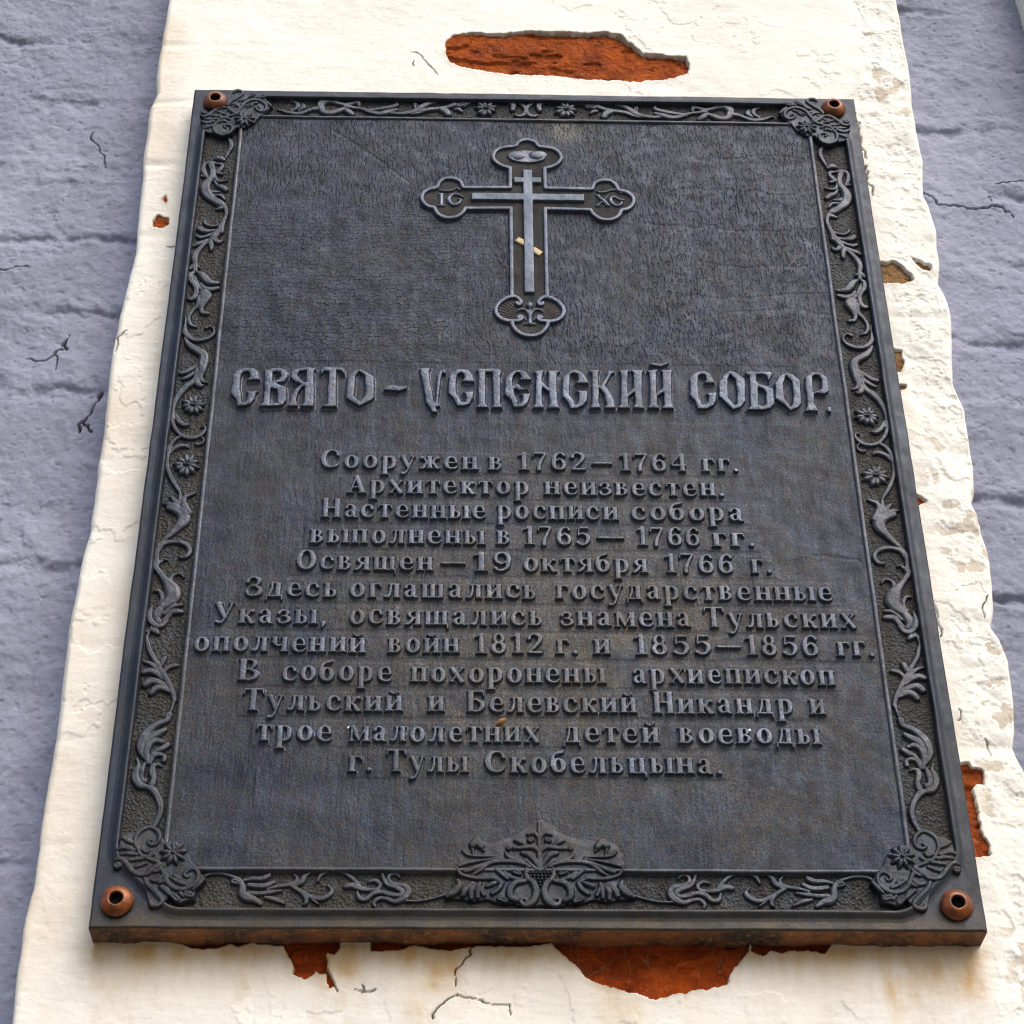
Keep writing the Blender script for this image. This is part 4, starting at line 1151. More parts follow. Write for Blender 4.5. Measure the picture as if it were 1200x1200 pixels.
# bars
f = Field(0.19, 0.41, 0.515, 0.775, 0.0004)
D = np.full(f.h.shape, 1.0)
q = trace([(591, 196), (598, 772)], 470, 150, 4, -CH_)
f.sdf_box(D, CXM, q[0, 1], CXM, q[1, 1], 0.0086 / 2 + 0.0001)
q = trace([(328, 323), (860, 324), (528, 244), (658, 245)], 470, 150, 4, -CH_)
f.sdf_box(D, q[0, 0], (q[0, 1] + q[1, 1]) / 2, q[1, 0], (q[0, 1] + q[1, 1]) / 2, 0.0043)
f.sdf_box(D, q[2, 0], (q[2, 1] + q[3, 1]) / 2, q[3, 0], (q[2, 1] + q[3, 1]) / 2, 0.0034)
X_, Z_ = np.meshgrid(f.xs, f.zs)
f.raise_sd(D + 0.0002 * fbm(X_, Z_, 200, 2, 3), 0.0034, 0.0005, 0.0001)
f.mesh('crucifix_bar', M_BAR, plq, 0.0002, wob=0.0002)
f = Field(0.27, 0.33, 0.56, 0.64, 0.0004)
D = np.full(f.h.shape, 1.0)
q = trace([(540, 520), (583, 543), (614, 566), (657, 592)], 470, 150, 4, -0.002)
f.sdf_box(D, q[0, 0], q[0, 1], q[1, 0], q[1, 1], 0.0031)
f.sdf_box(D, q[2, 0], q[2, 1], q[3, 0], q[3, 1], 0.0031)
f.raise_sd(D, 0.0024, 0.0004, 0.0002)
fr = f.mesh('footrest', M_GOLD, plq, 0.0002, wob=0.0003)
fr['label'] = 'slanting pale gold footrest of the cross'
# monograms and wavy titlo signs
for lab, ox, lines_ in (('letters IC with a wavy stroke above', 480, [[(317, 668, 22), (318, 770, 22)], [(290, 660, 10), (342, 660, 10)], [(290, 776, 12), (346, 776, 12)],
                         [(540, 690, 8), (500, 672, 14), (440, 665, 16), (395, 700, 24), (400, 735, 22), (440, 770, 16), (490, 755, 20), (515, 720, 14), (490, 712, 10)],
                         [(287, 612, 8), (330, 626, 12), (390, 630, 14), (440, 618, 12), (475, 602, 14), (500, 618, 16)]]),
                        ('letters XC with a wavy stroke above', 610, [[(775, 680, 16), (835, 730, 22), (880, 775, 18)], [(880, 678, 10), (830, 730, 10), (775, 772, 12)], [(760, 778, 10), (800, 778, 10)], [(860, 778, 10), (895, 778, 10)], [(760, 672, 10), (795, 672, 10)],
                         [(1040, 722, 8), (985, 712, 14), (940, 690, 14), (905, 710, 20), (915, 745, 22), (960, 778, 16), (1005, 765, 18), (1020, 740, 12)],
                         [(768, 628, 9), (800, 645, 12), (850, 642, 14), (900, 625, 12), (950, 618, 14), (1000, 635, 18), (1015, 650, 14)]])):
    f = Field(0.19, 0.41, 0.63, 0.73, 0.00034)
    for ln in lines_:
        f.stroke(half(ln, ox, 150, 8.571, Y=-0.002), k=0.9, base=0.0010, cap=0.0024, p=0.45)
    o = f.mesh('monogram', M_LETTER, plq, 0.0004, wob=0.0001)
    o['label'] = lab
# winged boss at the head of the cross
f = Field(0.26, 0.34, 0.715, 0.775, 0.00034)
X_, Z_ = np.meshgrid(f.xs, f.zs)
c0 = trace([(590, 133), (540, 124), (642, 122), (495, 133), (590, 165)], 470, 150, 4, -0.003)
rx = c0[0, 0] - c0[3, 0]; rz = c0[0, 1] - c0[4, 1]
e = np.hypot((X_ - c0[0, 0]) / rx, (Z_ - c0[0, 1] - 0.001) / rz)
f.h = np.where(e < 1, np.where((e > 0.78) & (Z_ < c0[0, 1] + 0.003), 0.0024, 0.0014) * sstep(1.0, 0.9, e), -1)
for c in (c0[1], c0[2]):
    ee = np.hypot((X_ - c[0]) / (rx * 0.46), (Z_ - c[1]) / (rz * 0.62))
    f.h = np.maximum(f.h, np.where(ee < 1, 0.0012 + 0.0019 * np.sqrt(np.clip(1 - ee ** 2, 0, 1)), -1))
o = f.mesh('winged_boss', M_LETTER, plq, 0.0004, wob=0.0002)
# lily at its foot
f = Field(0.27, 0.33, 0.52, 0.57, 0.00034)
for ln in ([(545, 598, 12), (575, 592, 16), (610, 588, 18)], [(610, 590, 30), (607, 540, 24), (608, 480, 26), (600, 430, 16)], [(600, 490, 22), (570, 440, 22), (520, 422, 22), (470, 432, 18), (455, 450, 10)],
           [(610, 405, 22), (600, 370, 34), (612, 335, 12)], [(560, 545, 12), (540, 510, 12), (510, 490, 14)]):
    L_ = half(ln, 560, 320, 10, Y=-0.002)
    f.stroke(L_, k=0.8, base=0.0010, cap=0.0030, p=0.5); f.stroke(mir(L_), k=0.8, base=0.0010, cap=0.0030, p=0.5)
f.mesh('lily', M_LETTER, plq, 0.0004, wob=0.0002)


# ------------------------------------------------------------------ scrollwork of the border
def conv(z, lines_, Y=0.0, wide=1.32):
    ox, oy, s = z
    out = []
    for ln in lines_:
        sc = px_scale(ox + ln[0][0] / s, oy + ln[0][1] / s, Y) / s
        t = trace(ln, ox, oy, s, Y)
        out.append([(a[0], a[1], p[2] * sc * wide) for a, p in zip(t, ln)])
    return out


SIDE = []
SIDE += conv((200, 150, 10), [
    [(660, 95, 15), (700, 150, 20), (705, 210, 22), (670, 280, 16), (640, 340, 10)], [(520, 350, 15), (570, 340, 28), (620, 360, 18)],
    [(415, 550, 18), (385, 500, 26), (380, 440, 22), (410, 400, 16), (480, 388, 14), (540, 405, 13), (590, 410, 18), (605, 440, 18), (570, 480, 24), (545, 510, 20), (600, 525, 14)],
    [(365, 550, 15), (410, 555, 20)], [(470, 420, 30), (490, 490, 28), (480, 560, 28), (430, 620, 35), (400, 690, 45), (430, 770, 42), (500, 830, 36), (570, 870, 36), (610, 890, 26)],
    [(510, 520, 15), (530, 590, 16), (580, 610, 14), (660, 600, 9)], [(510, 610, 10), (550, 660, 20), (600, 680, 28), (645, 712, 22)],
    [(430, 650, 18), (430, 700, 20), (480, 735, 22), (570, 735, 11)], [(450, 770, 10), (540, 775, 15), (590, 780, 18), (630, 825, 11)],
    [(540, 940, 14), (590, 925, 22), (620, 910, 20)], [(610, 890, 26), (645, 940, 20), (650, 1000, 19), (620, 1080, 22), (590, 1150, 30), (580, 1200, 34)],
    [(390, 1080, 13), (410, 1115, 15), (480, 1140, 13), (560, 1120, 13), (610, 1080, 12)]])
SIDE += conv((190, 260, 10), [
    [(680, 70, 28), (630, 130, 34), (600, 170, 30), (540, 230, 16)], [(440, 70, 30), (490, 95, 28), (560, 95, 18), (640, 80, 14)], [(405, 155, 15), (450, 170, 20), (520, 155, 18), (590, 125, 16)],
    [(365, 270, 13), (420, 245, 24), (490, 220, 20), (550, 190, 12)], [(550, 190, 10), (570, 240, 24), (575, 290, 22), (570, 320, 12)], [(600, 150, 20), (620, 200, 26), (660, 225, 22), (700, 205, 14)],
    [(550, 200, 12), (470, 270, 20), (400, 350, 28), (375, 420, 30), (385, 480, 24), (385, 560, 22)], [(325, 535, 20), (370, 500, 24), (420, 510, 14), (440, 525, 10)],
    [(370, 575, 16), (330, 610, 26), (335, 670, 28), (375, 720, 26), (395, 770, 24), (390, 840, 24), (350, 890, 24), (310, 890, 18)],
    [(375, 620, 10), (400, 690, 18), (420, 740, 20), (470, 790, 18)], [(420, 580, 16), (470, 610, 32), (510, 660, 38), (560, 700, 32), (650, 705, 20)],
    [(450, 710, 14), (490, 760, 24), (560, 780, 28), (645, 765, 22)], [(490, 830, 50), (520, 860, 45), (480, 930, 36), (455, 1000, 22), (470, 1050, 22), (530, 1060, 18)],
    [(450, 880, 40), (420, 960, 26), (360, 1020, 18), (315, 1090, 18), (310, 1150, 20), (340, 1200, 16), (400, 1220, 8)]])
SIDE += conv((175, 370, 10), [
    [(420, 0, 8), (420, 60, 11), (415, 130, 18), (420, 190, 28), (470, 245, 26), (550, 275, 22), (640, 265, 22), (710, 235, 20), (755, 190, 15), (750, 140, 12), (705, 112, 12), (660, 130, 16)],
    [(410, 245, 8), (440, 300, 24), (500, 360, 36), (570, 400, 38), (630, 440, 40), (640, 500, 44), (625, 560, 46), (615, 630, 36), (595, 700, 26), (620, 750, 19), (670, 770, 11)],
    [(370, 660, 22), (440, 640, 26), (520, 590, 22), (590, 545, 18)], [(390, 730, 16), (440, 710, 22), (520, 660, 22), (600, 585, 18)],
    [(570, 620, 34), (550, 720, 26), (570, 790, 30), (600, 810, 20), (630, 800, 10)], [(560, 690, 22), (500, 770, 28), (430, 820, 32), (360, 890, 32), (310, 970, 26), (280, 1050, 22), (265, 1130, 22), (285, 1200, 20)]])
SIDE += conv((160, 480, 10), [
    [(425, 0, 20), (418, 60, 22), (415, 110, 20), (440, 190, 22), (490, 260, 20), (540, 300, 20), (620, 320, 22), (700, 310, 20), (770, 270, 19), (805, 220, 15), (790, 185, 11), (755, 190, 9)],
    [(455, 40, 14), (490, 120, 26), (550, 165, 26), (605, 162, 13)], [(760, 310, 9), (785, 340, 11), (770, 380, 13), (720, 395, 16), (690, 390, 12)],
    [(530, 295, 16), (460, 330, 20), (410, 380, 22), (375, 450, 26), (360, 540, 22), (355, 620, 20), (370, 710, 22), (410, 800, 24), (450, 870, 22), (490, 930, 18), (505, 970, 11)],
    [(390, 500, 12), (430, 450, 22), (500, 415, 24), (570, 410, 20), (600, 432, 11)], [(510, 950, 12), (505, 1050, 24), (520, 1160, 26)],
    [(680, 970, 11), (630, 985, 20), (570, 1010, 24), (550, 1070, 28), (580, 1150, 36), (600, 1200, 42)], [(390, 1010, 11), (440, 1050, 26), (490, 1110, 26), (520, 1170, 22)], [(320, 1090, 14), (380, 1100, 30), (450, 1140, 42), (500, 1190, 42)]])
SIDE += conv((150, 590, 10), [
    [(480, 40, 34), (560, 60, 46), (640, 110, 56), (650, 180, 58), (590, 260, 42), (520, 330, 32), (450, 390, 26), (400, 440, 20), (350, 500, 24), (335, 580, 26), (335, 640, 24), (340, 700, 28)],
    [(660, 20, 40), (680, 90, 40), (660, 150, 40)], [(360, 540, 20), (400, 470, 26), (480, 440, 24), (570, 435, 24), (650, 455, 26), (710, 500, 24), (720, 560, 24), (680, 610, 24), (620, 620, 17), (600, 605, 11)],
    [(340, 680, 24), (380, 670, 20), (410, 640, 15), (450, 650, 13)], [(310, 640, 16), (320, 730, 30), (370, 800, 30), (420, 870, 34), (470, 930, 50), (510, 1000, 70), (520, 1080, 70), (460, 1150, 50)],
    [(490, 900, 26), (510, 850, 20), (550, 815, 17), (610, 810, 15), (650, 850, 13)], [(310, 1010, 15), (360, 1010, 20), (390, 1060, 22), (390, 1120, 18), (360, 1180, 20)]])
SIDE += conv((130, 700, 10), [
    [(700, 30, 56), (650, 60, 56), (590, 110, 40), (545, 170, 46), (530, 230, 36), (560, 275, 28)], [(620, 180, 16), (680, 120, 22), (750, 85, 22), (830, 80, 15)], [(620, 260, 26), (660, 220, 30), (700, 170, 30), (760, 155, 32), (825, 160, 24)],
    [(480, 90, 15), (450, 180, 26), (460, 260, 30), (530, 325, 28), (600, 315, 26), (650, 260, 24)], [(420, 390, 18), (470, 370, 24), (520, 385, 30), (550, 410, 20)], [(470, 340, 14), (420, 450, 15), (430, 530, 24), (450, 610, 26), (500, 700, 26), (560, 790, 26)],
    [(590, 780, 24), (610, 720, 30), (640, 690, 16)], [(620, 850, 26), (670, 810, 24), (730, 790, 24), (770, 788, 18)], [(560, 800, 20), (600, 870, 30), (640, 940, 30), (690, 1030, 28), (730, 1120, 26), (745, 1200, 22)],
    [(385, 745, 15), (450, 760, 22), (510, 800, 24), (580, 870, 24)], [(375, 865, 30), (450, 850, 34), (530, 880, 30), (610, 940, 24)], [(400, 1010, 36), (460, 970, 40), (540, 980, 34), (650, 1030, 24)], [(470, 1110, 30), (520, 1060, 36), (590, 1050, 32), (690, 1090, 24)]])
SIDE += conv((120, 810, 10), [
    [(820, 20, 22), (835, 90, 20), (815, 180, 16), (785, 250, 14)], [(775, 270, 36), (750, 330, 30), (650, 370, 34), (550, 440, 42), (470, 540, 46), (440, 640, 40), (460, 720, 30), (520, 800, 22)],
    [(730, 440, 26), (660, 480, 36), (580, 520, 38), (510, 590, 34), (480, 660, 24)], [(700, 585, 22), (640, 565, 28), (570, 590, 30), (520, 660, 36), (510, 740, 32), (530, 830, 24)], [(760, 620, 30), (700, 660, 32), (630, 690, 26), (580, 750, 24), (550, 820, 18)],
    [(720, 800, 26), (725, 750, 22), (670, 730, 22), (600, 750, 24), (555, 830, 22)], [(400, 780, 15), (420, 850, 22), (385, 930, 36), (380, 1010, 40), (430, 1090, 38), (510, 1110, 28), (580, 1140, 36), (630, 1200, 34)],
    [(490, 840, 20), (460, 920, 30), (450, 1000, 26), (490, 1050, 24), (510, 1020, 15)], [(690, 870, 11), (640, 850, 17), (590, 870, 30), (580, 940, 36), (600, 1010, 30), (580, 1080, 34)]])
SIDE += conv((0, 0, 1), [[(180, 926, 3.0), (186, 936, 3.4), (188, 948, 3.2), (183, 962, 2.6), (175, 974, 2.2)]])
SIDE_FL = [((226, 474), 0.0098), ((218, 544), 0.0105)]

TOP = conv((330, 100, 7.5), [
    [(-30, 205, 9), (0, 212, 10), (60, 232, 14), (150, 240, 16), (230, 215, 14), (280, 198, 14)], [(90, 215, 11), (130, 190, 15), (140, 160, 17), (110, 135, 11), (80, 130, 8)], [(150, 215, 9), (190, 185, 19), (180, 155, 11)],
    [(280, 200, 18), (330, 190, 20), (350, 150, 28), (400, 130, 22), (460, 135, 20), (520, 155, 16), (580, 160, 16), (640, 145, 16), (670, 145, 20), (680, 170, 13)],
    [(350, 190, 24), (370, 225, 22), (430, 235, 24), (500, 215, 20), (545, 200, 16), (590, 225, 22), (620, 245, 17)], [(560, 175, 16), (640, 188, 14), (700, 195, 12), (760, 212, 14)],
    [(700, 200, 10), (760, 210, 14), (850, 200, 16), (950, 185, 18), (1010, 165, 16), (1005, 140, 9)], [(740, 215, 12), (850, 240, 19), (940, 225, 20), (1010, 205, 13)], [(960, 235, 12), (1050, 240, 15), (1130, 230, 18), (1200, 205, 20)]])
TOP += conv((480, 100, 7.5), [
    [(0, 232, 13), (60, 215, 20), (110, 180, 22), (170, 150, 17), (230, 140, 11)], [(60, 190, 20), (50, 160, 15)], [(20, 240, 12), (80, 230, 14), (160, 205, 17), (260, 195, 15), (340, 180, 17), (390, 160, 19), (405, 130, 13)],
    [(280, 205, 18), (320, 220, 24), (340, 245, 22)], [(430, 170, 22), (485, 155, 20)], [(400, 200, 11), (435, 205, 15), (455, 220, 11)], [(480, 175, 10), (540, 135, 13), (640, 120, 13), (760, 115, 13), (860, 130, 15), (910, 165, 21), (905, 205, 17)],
    [(860, 125, 11), (950, 140, 13), (1010, 180, 15), (1030, 230, 17)], [(1030, 215, 14), (1000, 250, 15), (960, 262, 13), (930, 250, 9)]])
TOP_FL = [((569.5, 126.5), 0.0105)]

BOT = conv((220, 1000, 7.5), [
    [(130, 200, 13), (200, 170, 15), (300, 170, 15), (390, 195, 15), (450, 220, 17)], [(400, 240, 24), (440, 250, 20)], [(460, 225, 14), (480, 290, 26), (480, 350, 30), (520, 385, 34), (580, 400, 26), (630, 430, 20), (640, 440, 14)],
    [(490, 230, 14), (560, 215, 18), (640, 215, 20), (700, 195, 22), (720, 170, 13)], [(540, 270, 20), (620, 280, 22), (690, 275, 22), (755, 245, 16)], [(530, 340, 15), (620, 345, 17), (720, 335, 17), (820, 320, 11)], [(680, 380, 13), (760, 395, 20), (850, 435, 9)],
    [(700, 310, 11), (780, 285, 15), (880, 270, 17), (940, 250, 18), (960, 210, 15), (930, 175, 9)], [(930, 280, 15), (1000, 240, 24), (1030, 190, 20), (1080, 160, 11)], [(900, 275, 13), (1000, 330, 20), (1080, 380, 17), (1150, 390, 15), (1200, 380, 16)],
    [(980, 330, 11), (1030, 370, 19), (1040, 420, 17), (1020, 440, 11)], [(1090, 400, 11), (1150, 440, 8)]])
BOT += conv((360, 1000, 6.667), [
    [(0, 315, 14), (60, 345, 17), (120, 345, 19), (180, 310, 19), (190, 280, 14), (160, 245, 9)], [(80, 210, 11), (110, 160, 15), (180, 135, 13), (270, 140, 13), (330, 170, 15), (380, 215, 15), (415, 245, 10)],
    [(300, 250, 18), (350, 245, 22), (420, 270, 20), (490, 278, 15)], [(390, 300, 11), (410, 345, 18), (460, 350, 18), (510, 310, 18), (580, 295, 17), (650, 315, 19), (720, 320, 17), (740, 290, 20), (690, 260, 18), (630, 240, 15), (600, 200, 15), (585, 150, 13)],
    [(480, 215, 11), (530, 205, 15), (570, 235, 15), (550, 270, 15), (490, 278, 11)], [(720, 180, 9), (690, 150, 13), (640, 165, 15), (640, 210, 15), (690, 235, 17), (760, 250, 22), (790, 290, 24), (760, 340, 24), (690, 370, 19), (620, 350, 15), (560, 345, 15), (520, 380, 15), (530, 410, 11)],
    [(770, 365, 10), (870, 365, 9), (980, 345, 9), (1080, 315, 12)]])


def flower(f, cx, cz, r, n=9, seed=0):
    rg = np.random.default_rng(seed)
    for k in range(n):
        a = 2 * math.pi * (k + 0.3 * rg.random()) / n + seed
        rr = r * (0.86 + 0.22 * rg.random())
        f.stroke([(cx + 0.12 * r * math.cos(a), cz + 0.12 * r * math.sin(a), r * 0.10), (cx + 0.6 * rr * math.cos(a), cz + 0.6 * rr * math.sin(a), r * 0.29), (cx + rr * math.cos(a), cz + rr * math.sin(a), r * 0.10)], k=0.9, base=0.0012, cap=0.0034, p=0.55)
    f.stroke([(cx - 0.16 * r, cz, r * 0.14), (cx + 0.16 * r, cz, r * 0.14)], k=1.2, base=0.0026, cap=0.0044)


def mx(ln): return [(W - a, b, c) for a, b, c in ln]


SK = dict(k=0.50, base=0.0016, cap=0.0036, p=0.42, vein=0.34)
for nm, rect, mirror in (('left', (0.011, 0.047, 0.062, 0.770), False), ('right', (W - 0.047, W - 0.011, 0.062, 0.770), True)):
    f = Field(*rect, 0.00036)
    for ln in SIDE:
        f.stroke(mx(ln) if mirror else ln, **SK)
    so_ = f.mesh('scrollwork', M_SCROLL, plq, CH, wob=0.0003)
    so_['label'] = 'scrolling acanthus down the %s side' % nm
    for k, ((px, py), r) in enumerate(SIDE_FL):
        x, z = unproj(px, py); x, z = float(x), float(z)
        if mirror: x = W - x; z -= 0.004
        ff = Field(x - 0.016, x + 0.016, z - 0.016, z + 0.016, 0.00036)
        flower(ff, x, z, r, 10, k + (5 if mirror else 0))
        ff.mesh('flower', M_SCROLL, so_, CH, wob=0.0003)
for nm, rect, lines_, fls in (('top', (0.06, W - 0.06, H - 0.037, H - 0.006), TOP, TOP_FL), ('bottom', (0.06, W - 0.06, 0.010, 0.046), BOT, [])):
    for half_ in ((0, 1),) if nm == 'top' else ((0,), (1,)):
        f = Field(*rect, 0.00036)
        for ln in lines_:
            for h2 in half_:
                f.stroke(mx(ln) if h2 else ln, **SK)
        so_ = f.mesh('scrollwork', M_SCROLL, plq, CH, wob=0.0003)
        so_['label'] = 'scrolling acanthus along the %s' % nm + ('' if nm == 'top' else (' left of the palmette', ' right of the palmette')[half_[0]])
    for (px, py), r in fls:
        for mm in (0, 1):
            x, z = unproj(px, py); x, z = float(x), float(z)
            if mm: x = W - x
            ff = Field(x - 0.018, x + 0.018, z - 0.018, z + 0.018, 0.00036)
            flower(ff, x, z, r, 9, 3 + mm)
            ff.mesh('flower', M_SCROLL, so_, CH, wob=0.0003)

# ------------------------------------------------------------------ corner cartouches
CZ = (110, 960, 8.571)
CORNER = conv(CZ, wide=1.05, lines_=[
    [(440, 320, 18), (418, 245, 22), (440, 170, 24), (500, 118, 24), (570, 98, 22), (640, 135, 24), (665, 200, 22), (640, 258, 20), (580, 275, 22), (548, 248, 16), (580, 225, 16)],
    [(300, 205, 20), (350, 235, 26), (410, 260, 20)], [(245, 325, 20), (310, 300, 30), (400, 330, 24)], [(270, 370, 16), (350, 362, 24), (430, 372, 22)], [(355, 430, 20), (420, 420, 26), (490, 412, 22)], [(415, 500, 18), (470, 480, 24), (530, 458, 20)],
    [(235, 485, 38), (245, 480, 38)], [(215, 430, 16), (250, 412, 24), (300, 430, 26), (350, 490, 28), (400, 550, 28), (460, 577, 26), (525, 575, 20)],
    [(440, 300, 18), (470, 370, 22), (540, 410, 22), (620, 440, 22), (680, 465, 20)], [(480, 320, 20), (530, 345, 24), (560, 325, 18)], [(500, 380, 12), (560, 390, 20), (600, 370, 20)],
    [(535, 570, 26), (600, 515, 32), (670, 470, 28)], [(560, 545, 12), (640, 540, 22), (700, 490, 20)],
    [(690, 530, 24), (720, 600, 26), (750, 660, 28), (820, 710, 28), (900, 720, 26), (980, 690, 26), (1040, 630, 24), (1050, 560, 22), (1010, 518, 22), (950, 530, 20), (912, 575, 20), (945, 600, 16), (970, 575, 10)],
    [(770, 600, 14), (830, 640, 22), (910, 670, 22)], [(800, 580, 12), (850, 620, 20)],
    [(520, 620, 24), (540, 670, 28), (600, 730, 28), (660, 790, 28), (692, 840, 26), (650, 880, 24), (590, 880, 26), (565, 850, 20)], [(580, 630, 20), (640, 630, 30), (700, 580, 20)], [(680, 700, 26), (725, 725, 34), (765, 770, 26)], [(660, 650, 22), (700, 640, 24)],
    [(790, 780, 28), (840, 820, 34)], [(870, 760, 20), (900, 790, 20)], [(930, 770, 36), (985, 785, 32)], [(1000, 725, 16), (1050, 680, 24), (1105, 620, 22)]])
CPL = trace([(270, 190), (350, 140), (430, 130), (500, 85), (580, 70), (680, 130), (720, 230), (830, 225), (950, 320), (1000, 440), (1080, 520), (1120, 620), (1030, 740), (1020, 830), (930, 840), (850, 870), (760, 800), (715, 860), (680, 905), (560, 910), (540, 850), (490, 640), (380, 570), (290, 500), (200, 520), (180, 430), (250, 390), (235, 320)], *CZ)
fc = trace([(800, 365)], *CZ)[0]
for nm, sx, sz in (('lower left', 1, 1), ('lower right', -1, 1), ('upper left', 1, -1), ('upper right', -1, -1)):
    ofx, ofz = (0, 0) if sz == 1 else (-0.0035, 0.0105)

    def tr(p):
        x, z = p[0] + ofx, p[1]
        x = x if sx == 1 else W - x
        z = z if sz == 1 else H - z + ofz
        return (x, z) + tuple(p[2:])
    pl = np.array([tr(p) for p in CPL])
    lo = pl.min(0) - 0.004; hi = pl.max(0) + 0.004
    f = Field(lo[0], hi[0], lo[1], hi[1], 0.00036)
    sl_, sd_ = f.poly(pl, 0.003)
    f.h[sl_] = np.maximum(f.h[sl_], np.where(sd_ < 0.0004, 0.0050 * sstep(0.0004, -0.0010, sd_), -1))
    for ln in CORNER:
        f.stroke([tr(p) for p in ln], k=0.75, base=0.0007, cap=0.0022, p=0.42, lift=0.0046, vein=0.34)
    c = tr(tuple(fc))
    rg = np.random.default_rng(4)
    for k in range(9):
        a = 2 * math.pi * k / 9 + 0.2
        f.stroke([(c[0], c[1], 0.0010), (c[0] + 0.0052 * math.cos(a), c[1] + 0.0052 * math.sin(a), 0.0021), (c[0] + 0.0086 * math.cos(a), c[1] + 0.0086 * math.sin(a), 0.0010)], k=0.9, base=0.0008, cap=0.0026, lift=0.0051)
    f.stroke([(c[0], c[1], 0.0018), (c[0] + 0.0002, c[1], 0.0018)], k=1.2, base=0.0014, cap=0.0036, lift=0.0051)
    o = f.mesh('corner_cartouche', M_CART, plq, CH, wob=0.0003)
    o['label'] = 'leafy cartouche in the %s corner' % nm

# ------------------------------------------------------------------ palmette with basket at bottom centre
PZ = (510, 950, 9.2308)
PXM = 0.3005
PAL = conv(PZ, wide=1.12, lines_=[
    [(985, 640, 20), (985, 690, 26), (1000, 740, 30), (1060, 790, 36), (1092, 880, 38), (1062, 980, 40), (985, 1030, 34), (932, 1005, 24), (935, 965, 18), (975, 965, 16), (985, 990, 12)],
    [(970, 770, 26), (870, 790, 34), (812, 860, 38), (812, 940, 36), (870, 975, 28)], [(900, 745, 18), (830, 735, 24), (760, 690, 24), (740, 660, 12)],
    [(720, 790, 26), (640, 740, 28), (560, 740, 24), (440, 740, 24), (340, 720, 22), (270, 690, 20), (230, 620, 14)],
    [(130, 930, 26), (200, 890, 44), (260, 825, 36), (245, 765, 22)], [(300, 920, 30), (330, 860, 34), (400, 800, 30)], [(390, 955, 24), (390, 880, 30), (430, 810, 26)], [(460, 945, 22), (460, 880, 26), (480, 800, 26)], [(525, 920, 22), (490, 850, 24)],
    [(560, 825, 22), (620, 800, 28), (665, 788, 16)], [(620, 900, 26), (680, 860, 28), (720, 800, 24)], [(690, 960, 26), (760, 985, 30)], [(860, 670, 30), (910, 690, 26)], [(640, 640, 14), (700, 680, 24), (780, 740, 24)],
    [(410, 700, 18), (500, 645, 24), (580, 585, 22), (700, 560, 22), (850, 560, 26), (960, 585, 22), (1020, 620, 20)], [(330, 665, 24), (430, 630, 28), (560, 575, 18), (660, 545, 14)], [(260, 600, 26), (350, 570, 28), (480, 552, 18), (640, 528, 14)],
    [(300, 440, 16), (335, 480, 18), (420, 500, 16), (640, 505, 12)], [(405, 380, 40), (450, 350, 46), (500, 400, 34)], [(400, 420, 18), (415, 480, 14)], [(510, 380, 24), (520, 440, 16)],
    [(760, 465, 15), (790, 510, 22), (870, 545, 24), (960, 560, 20)], [(790, 412, 26), (795, 415, 26)],
    [(1130, 130, 12), (1130, 300, 19), (1135, 450, 21), (1140, 650, 24)], [(1000, 265, 18), (1060, 250, 22), (1105, 285, 20), (1125, 340, 14)], [(1030, 330, 34), (1040, 325, 32)], [(1050, 370, 12), (1090, 400, 16)],
    [(870, 330, 22), (930, 350, 28), (980, 385, 16)], [(850, 415, 20), (950, 410, 26), (1050, 402, 26), (1120, 450, 18)], [(940, 465, 22), (1020, 490, 36), (1080, 560, 28), (1120, 630, 16)], [(980, 540, 22), (1030, 590, 22), (1100, 650, 18)]])
pplh = [(190, 560), (170, 480), (200, 390), (240, 420), (290, 330), (360, 290), (440, 270), (540, 300), (620, 310), (760, 280), (850, 240), (960, 180), (1050, 90), (1135, 60)]
pbot = [(1135, 1020), (1040, 1060), (930, 1050), (850, 1010), (700, 1010), (560, 960), (400, 990), (280, 960), (180, 960), (110, 950), (180, 880), (190, 770), (270, 760), (230, 650)]
tp = trace(pplh, *PZ); bp = trace(pbot, *PZ)
hl = np.vstack([bp, tp])
pl = np.vstack([hl, np.column_stack([2 * PXM - hl[::-1, 0], hl[::-1, 1]])])
f = Field(pl[:, 0].min() - 0.004, pl[:, 0].max() + 0.004, pl[:, 1].min() - 0.004, pl[:, 1].max() + 0.004, 0.00036)
sl_, sd_ = f.poly(pl, 0.003)
f.h[sl_] = np.maximum(f.h[sl_], np.where(sd_ < 0.0004, 0.0024 + 0.0007 * sstep(0.0004, -0.0060, sd_) - 0.0026 * sstep(-0.0006, 0.0004, sd_) * (np.broadcast_to(f.zs[sl_[0]][:, None], sd_.shape) < BI['b']), -1))
for ln in PAL:
    for l2 in (ln, [(2 * PXM - a, b, c) for a, b, c in ln]):
        f.stroke(l2, k=0.8, base=0.0008, cap=0.0030, p=0.42, lift=0.0031, vein=0.36)
pal = f.mesh('palmette_cartouche', M_CART, plq, CH, wob=0.0003)
pal['label'] = 'palmette rising from a basket between two spiral scrolls at bottom centre'
f = Field(0.28, 0.32, 0.02, 0.075, 0.0003)
for row in range(5):
    n_ = (7, 6, 6, 5, 3)[row]
    q = trace([(1135, 685 + row * 34)], *PZ)[0]
    for k in range(n_):
        xo = (k - (n_ - 1) / 2) * 0.0026
        f.stroke([(PXM + xo, q[1], 0.0013), (PXM + xo + 1e-4, q[1], 0.0013)], k=1.0, base=0.0012, cap=0.003, lift=0.0034)
f.mesh('basket', M_CART, pal, CH, wob=0.0001)

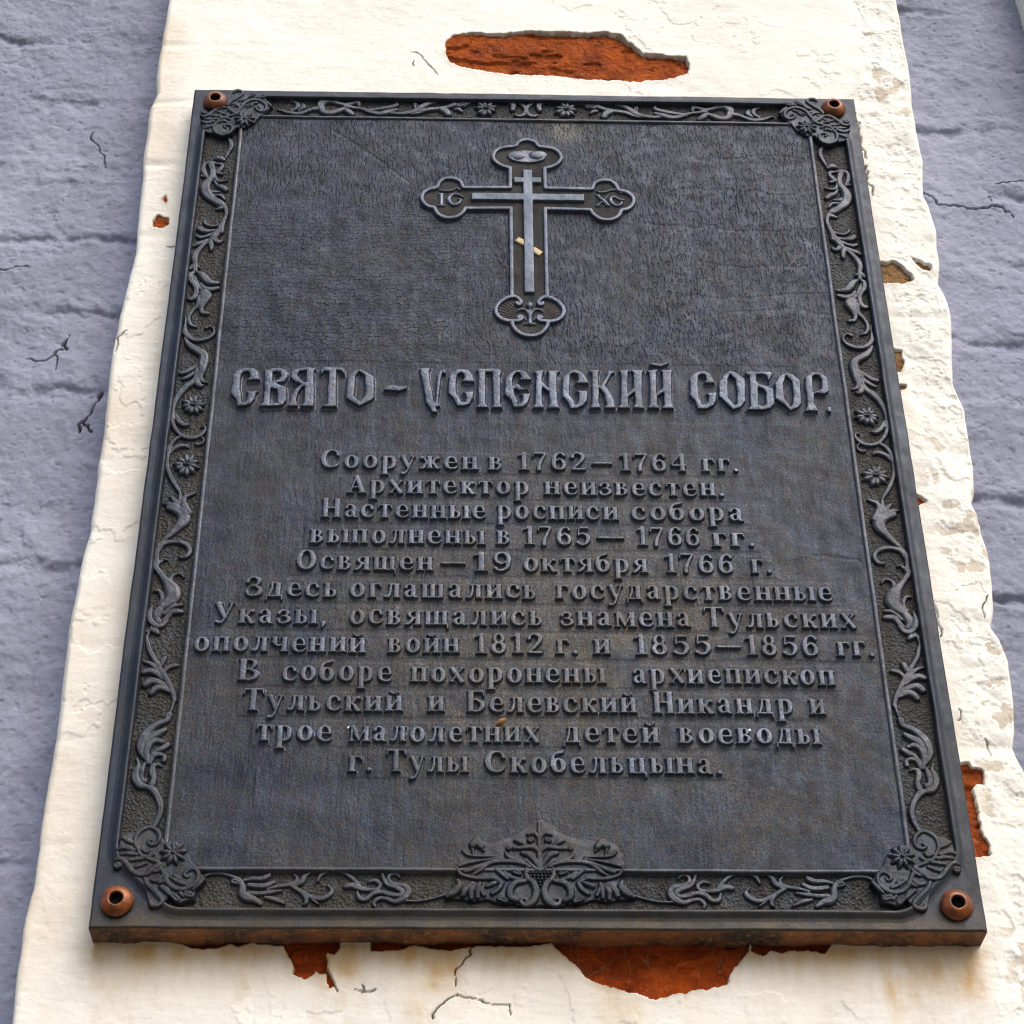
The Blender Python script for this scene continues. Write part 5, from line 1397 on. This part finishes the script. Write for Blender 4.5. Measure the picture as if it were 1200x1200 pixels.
# ------------------------------------------------------------------ cap nuts with an open socket
for k, (px, py, lab) in enumerate([(136.7, 1055.3, 'lower left'), (1121.3, 1060.0, 'lower right'), (252.5, 118.0, 'upper left'), (976.7, 126.0, 'upper right')]):
    x, z = unproj(px, py, -0.003); x, z = float(x), float(z)
    prof = [(0.0094, -0.001), (0.0106, 0.0004), (0.0112, 0.0018), (0.0111, 0.0030), (0.0104, 0.0044), (0.0088, 0.0060), (0.0070, 0.0072), (0.0056, 0.0078), (0.0050, 0.0078), (0.0046, 0.0074), (0.0044, 0.0066)]
    co, q = lathe(prof, x, z, 56, jit=0.014, seed=k + 1)
    o = raw_mesh('cap_nut', co, q, M_CAP, plq)
    o['label'] = 'rusty orange domed cap nut at the %s corner' % lab
    co, q = lathe([(0.0044, 0.0066), (0.0043, 0.0040), (0.0042, 0.0012), (0.0002, 0.0010)], x, z, 40)
    raw_mesh('socket', co, q, M_SOCKET, o)

# ------------------------------------------------------------------ small loose things
q = trace([(587, 846)], Y=-0.001)[0]
f = Field(q[0] - 0.006, q[0] + 0.006, q[1] - 0.006, q[1] + 0.006, 0.0004)
f.stroke([(q[0] - 0.0028, q[1] - 0.002, 0.0009), (q[0], q[1], 0.0022), (q[0] + 0.0026, q[1] + 0.002, 0.0012)], k=0.8, base=0.0012)
lf = f.mesh('dry_leaf_scrap', M_LEAF, None, 0.0004, wob=0.0005)
lf['label'] = 'tiny brown scrap of dry leaf stuck on the plaque between two lines of text'
lf['category'] = 'leaf scrap'

rg = np.random.default_rng(8)
co, fc_ = [], []
for (xa, ya, xb, yb) in [(668, 1108, 690, 1140), (678, 1110, 689, 1142), (700, 1106, 716, 1122), (735, 1106, 744, 1150), (738, 1108, 768, 1158), (760, 1108, 752, 1150), (845, 1106, 836, 1142), (835, 1112, 850, 1150), (660, 1112, 700, 1130), (690, 1150, 740, 1112), (870, 1108, 862, 1138), (660, 1110, 872, 1109), (690, 1141, 752, 1150)]:
    n_ = 10
    t = np.linspace(0, 1, n_)
    p = np.column_stack([xa + (xb - xa) * t + 5 * np.sin(t * 3.1) * rg.normal() + 2 * np.sin(t * 9 + rg.random() * 6), ya + (yb - ya) * t])
    x, z = unproj(p[:, 0], p[:, 1], YW + 0.004)
    y = YW - 0.001 + 0.008 * t
    b0 = len(co)
    r = 0.00020
    for i in range(n_):
        for dx, dy in ((r, 0), (0, r), (-r, 0), (0, -r)):
            co.append((x[i] + dx, y[i] + dy, z[i]))
    for i in range(n_ - 1):
        for m_ in range(4):
            a, b = b0 + i * 4 + m_, b0 + i * 4 + (m_ + 1) % 4
            fc_.append((a, b, b + 4, a + 4))
web = raw_mesh('cobweb', np.array(co), np.array(fc_), M_WEB, None)
web['label'] = 'loose dusty cobweb threads hanging across the red brick hole below the plaque'
web['category'] = 'cobweb'
